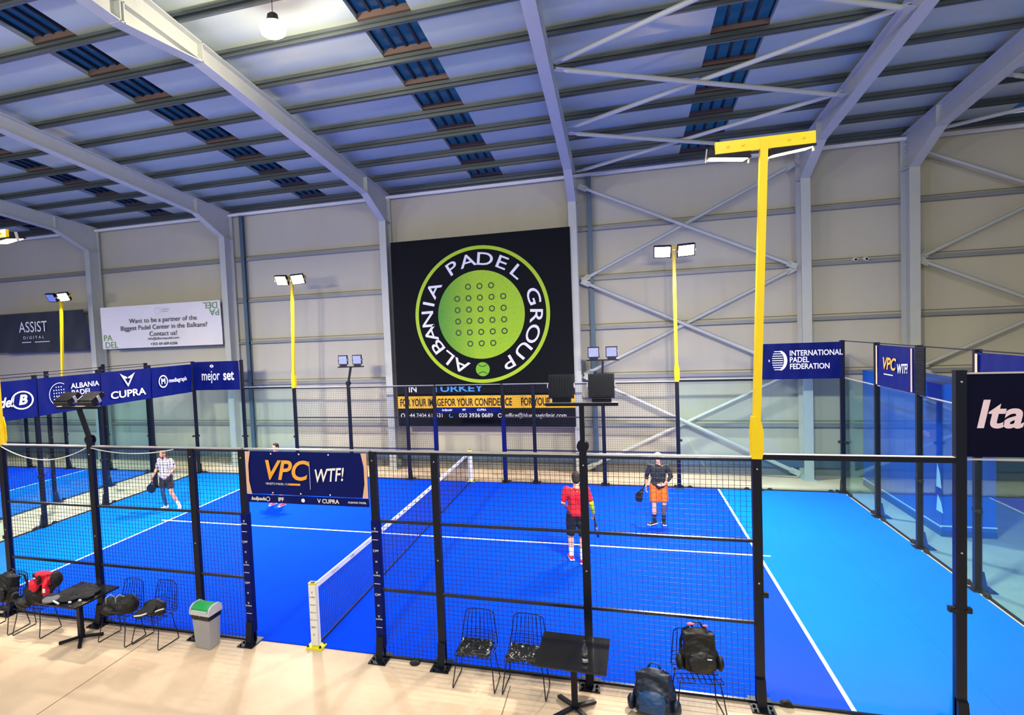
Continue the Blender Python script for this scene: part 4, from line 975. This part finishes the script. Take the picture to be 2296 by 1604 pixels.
# bottle
t = empty('bottle', (4.0, -.93, .745), 0, 'clear glass bottle with a dark label standing on the cafe table', 'bottle')
MB().lathe([(.030, 0), (.033, .01), (.033, .15), (.028, .18), (.014, .215), (.012, .25), (.014, .252)], n=24).build('glass', glassmat('bottle_glass', (.88, .92, .92), 1.5, 2.2), t)
MB().lathe([(.0338, .065), (.0338, .10)], n=24).build('label_band', mat('bottle_label', (20, 22, 26), .5), t)
MB().lathe([(.030, .012), (.030, .06), (.0, .061)], n=20).build('water', mat('bottle_white_base', (226, 228, 232), .3), t)
MB().lathe([(.0145, .248), (.015, .262), (.0, .264)], n=16).build('bottle_cap', M_RUB, t)
# backpacks and bags
def backpack(loc, rot, s_, mt, mt2, label, logo=None):
    t = empty('backpack', loc, 0, label, 'backpack'); t.rotation_euler = rot; t.scale = s_
    b = MB(); b.ball((0, 0, .2), .2, 16, 12, (.85, .52, 1.0)); b.ball((0, 0, .1), .17, 16, 12, (1.02, .66, .6)); b.ball((0, 0, .38), .14, 16, 12, (.95, .62, .8)); b.box((0, 0, .24), (.28, .16, .4))
    blob('main_bag', mt, t, b, .012, 3, .016, 12)
    b = MB(); b.ball((0, -.12, .15), .12, 14, 10, (1.0, .42, 1.0)); b.box((0, -.11, .14), (.2, .06, .18)); blob('front_pocket', mt2, t, b, .010, 2, .01, 16)
    for q in (-1, 1):
        b = MB(); b.ball((q*.18, -.01, .12), .08, 12, 8, (.45, .9, 1.1)); blob('side_pocket', mt, t, b, .010, 1, .008, 18)
        MB().tube([(q*.07, .08, .46), (q*.1, .16, .42), (q*.13, .19, .28), (q*.15, .14, .12), (q*.15, .08, .05)], .016, 6).build('shoulder_strap', mt, t)
    MB().tube([(-.05, .03, .48), (-.03, .03, .53), (.03, .03, .53), (.05, .03, .48)], .01, 6).build('top_handle', mt2, t)
    z_ = MB(); z_.tube([(.13*math.cos(a), -.105-.02*math.sin(a), .28+.14*math.sin(a)) for a in [PI*i/12 for i in range(13)]], .004, 5); z_.build('zip', M_RUB, t)
    if logo: logo(t)
    return t
M_BAG = mat('black_nylon', (9, 11, 15), .6, 0, .2, 10, bump=.3); M_BAG2 = mat('black_nylon_panel', (16, 19, 25), .5, 0, .2, 10, bump=.3)
M_BB = mat('navy_teal_nylon', (8, 26, 52), .5, 0, .3, 7, bump=.3); M_BB2 = mat('bright_blue_nylon', (16, 60, 108), .5, 0, .35, 9, bump=.3)
def pinklogo(t):
    MB().ball((-.06, .0, .52), .03, 10, 8, (1.3, .8, .5)).build('pink_tag', mat('pink_tag', (240, 110, 120), .5), t)
    MB().ball((.07, .0, .505), .022, 10, 8, (1.3, .8, .5)).build('pink_tag', MATS['pink_tag'], t)
    k = MB(); k.quad(Vector((.04, -.178, .2)), X1, Z1, 0, 0, .04, .012); k.build('badge', M_INK, t)
backpack((5.3, -.35, .455), (R(-10), 0, R(6)), (1.26, 1.1, 1.08), M_BAG, M_BAG2, 'large black backpack with pink tags sitting upright on a wire chair', pinklogo)
backpack((4.76, -.62, .01), (R(-24), R(-4), R(-12)), (1.42, 1.35, 1.08), M_BB, M_BB2, 'blue backpack standing on the concrete beside the cafe table')
backpack((-5.48, -.58, .455), (R(-12), 0, R(-8)), (1.35, 1.1, 1.0), M_BAG, M_BAG2, 'black backpack on the wire chair next to the bag with the red jacket')
# bag with red jacket
t = empty('sports_bag', (-4.85, -.55, .455), R(5), 'black sports bag on a wire chair beneath a red jacket', 'bag')
b = MB(); b.ball((0.05, .02, .16), .2, 16, 12, (1.25, .8, .9)); b.ball((.14, .10, .33), .17, 16, 12, (1.1, .7, .95)); b.ball((-.15, -.08, .06), .13, 14, 10, (1.2, .9, .7)); blob('main_bag', M_BAG, t, b, .014, 3, .025, 9)
MB().tube([(-.2, -.1, .1), (-.22, -.2, .16), (-.05, -.24, .12), (.1, -.2, .06)], .014, 6).build('strap', M_BAG2, t)
t = empty('jacket', (-4.58, -.55, .80), R(5), 'red and black jacket thrown over the sports bag', 'jacket')
b = MB(); b.ball((0, .0, .12), .16, 16, 12, (1.25, .7, .7)); b.ball((-.13, -.12, .04), .09, 12, 10, (.9, .8, 1.2)); b.ball((.1, -.12, -.02), .08, 12, 10, (.8, .7, 1.9)); b.ball((-.02, -.05, .2), .1, 12, 10, (1.4, .8, .5))
tag(blob('red_body', CL('red_jacket', (232, 30, 60)), t, b, .012, 2, .03, 11), 'red cloth')
b = MB(); b.ball((.19, .0, .12), .11, 12, 10, (.9, .9, 1.2)); b.ball((-.1, -.06, .2), .07, 12, 8, (1.3, .9, .6)); b.ball((.0, -.14, .14), .05, 10, 8, (.7, .8, 1.6)); tag(blob('black_sleeve', CL('black_jacket', (22, 20, 28)), t, b, .012, 2, .02, 12), 'black sleeve')
MB().box((.14, -.2, .0), (.045, .01, .06)).build('white_tag', M_INK, t)
# clothes on the table
t = empty('clothes_heap', (-3.85, -.62, .745), 0, 'heap of black clothes spread over the cafe table by the duffel bag', 'clothes')
b = MB()
for (x, y, r_, sz) in ((.1, .1, .16, .25), (-.15, .0, .15, .25), (.2, -.05, .12, .3), (-.3, -.2, .12, .3), (0, -.2, .13, .22), (-.05, .2, .14, .2)): b.ball((x, y, .02), r_, 14, 10, (1.3, 1, sz))
blob('garment', CL('black_garment', (10, 13, 24)), t, b, .012, 2, .018, 13, keep=lambda c: c.z > -.0)
t = empty('padel_racket', (-3.95, -.93, .77), R(0), 'grey padel racket lying at the table edge by the black clothes', 'racket', 'padel rackets')
MB().prism([(.12*math.sin(2*PI*i/24), .13*math.cos(2*PI*i/24)) for i in range(24)], (-.1, 0, .0), Vector((.9, .4, 0)), Vector((-.4, .9, 0)), Z1, .03).build('hitting_face', mat('grey_racket', (120, 124, 134), .35, 0, .2, 8), t, bevel=.005)
MB().cyl((-.02, -.04, .015), (.16, -.1, .015), .015).build('grip', M_INK, t)
for x, y, nm in ((-3.68, -.93, 'nearer the pedestal'), (-3.58, -.84, 'nearer the duffel bag')): tag(MB().ball((0, 0, 0), .024, 10, 8, (1.3, .8, .7)).build('wristband', M_WHITE, loc=(x, y, .768)), 'small white wristband on the clothes table, '+nm, 'wristband')
# duffel
t = empty('duffel_bag', (-3.22, -.48, .46), R(12), 'black duffel bag with pale strap ends on a wire chair', 'bag')
b = MB(); cap(b, (-.17, 0, .1), (.2, 0, .12), .12, .14); b.ball((-.1, -.1, .05), .1, 12, 10, (1.4, .8, .7)); b.ball((.12, -.06, .08), .12, 12, 10, (1.2, .9, .8)); blob('main_bag', M_BAG, t, b, .012, 3, .018, 11)
for x, q in ((-.13, 0), (.03, 1)): MB().tube([(x, -.09, .16), (x+.0, -.1, .26), (x+.05, -.06, .3), (x+.09, -.02, .25), (x+.09, .0, .2)], .007, 6).build('handle_loop', mat('pale_strap', (190, 194, 200), .5), t)
MB().tube([(-.2, -.12, .03), (-.05, -.17, .06), (.15, -.16, .05), (.26, -.06, .12)], .012, 6).build('strap', M_BAG2, t)
# racket bag
t = empty('racket_bag', (-2.6, -.42, .46), R(6), 'black bag with a white edged racket lying across a wire chair beside the bin', 'bag')
b = MB(); b.ball((0, .04, .1), .17, 14, 10, (1.15, .8, .6)); b.ball((.1, -.05, .06), .12, 12, 10, (1.3, .8, .5)); blob('main_bag', M_BAG, t, b, .012, 3, .014, 12)
b = MB(); b.prism([(-.02, -.02), (.12, -.05), (.3, -.02), (.34, .06), (.3, .12), (.1, .1), (-.02, .03)], (-.2, -.17, .04), Vector((.97, .1, .2)).normalized(), Vector((0, .5, .85)).normalized(), Vector((0, .85, -.5)).normalized(), .03); b.build('racket', M_BAG2, t, bevel=.008)
MB().tube([(-.2, -.18, .03), (-.08, -.185, .05), (.02, -.18, .085)], .012, 6).build('white_edge', M_WHITE, t)
MB().tube([(.14, -.14, .1), (.2, -.12, .12), (.26, -.1, .13)], .01, 6).build('white_edge', M_WHITE, t)
# waste bin
t = empty('waste_bin', (-1.69, -.33, 0), R(-4), 'grey swing top waste bin with a green flap beside the gate post', 'bin')
s_ = MB(); s_.box((0, 0, .26), (.28, .22, .52), taper=1.18); s_.build('bin_body', mat('grey_plastic', (160, 160, 166), .45, 0, .04, 4), t, bevel=.012)
b = MB(); b.box((0, 0, .5), (.345, .275, .09)); blob('bin_liner', mat('black_liner', (22, 22, 26), .3, 0, .2, 20), t, b, .010, 1, .012, 24)
s_ = MB(); s_.box((0, 0, .555), (.38, .31, .05)); s_.build('lid_rim', mat('pale_grey_plastic', (196, 198, 204), .4), t, bevel=.012)
pr = [(-.155, .0), (-.14, .06), (-.07, .105), (.07, .105), (.14, .06), (.155, 0)]
s_ = MB(); s_.prism(pr, (-.19, 0, .575), Y1, Z1, X1, .03); s_.prism(pr, (.16, 0, .575), Y1, Z1, X1, .03); s_.bb((-.15, -.155, .575), (.15, -.125, .605)); s_.bb((-.15, .125, .575), (.15, .155, .605)); s_.build('lid_frame', MATS['pale_grey_plastic'], t, bevel=.008)
s_ = MB(); s_.prism([(-.13, .01), (-.125, .055), (-.06, .098), (.06, .098), (.125, .055), (.13, .01)], (-.158, 0, .575), Y1, Z1, X1, .316); s_.build('flap', mat('green_flap', (20, 168, 84), .35), t, bevel=.006)
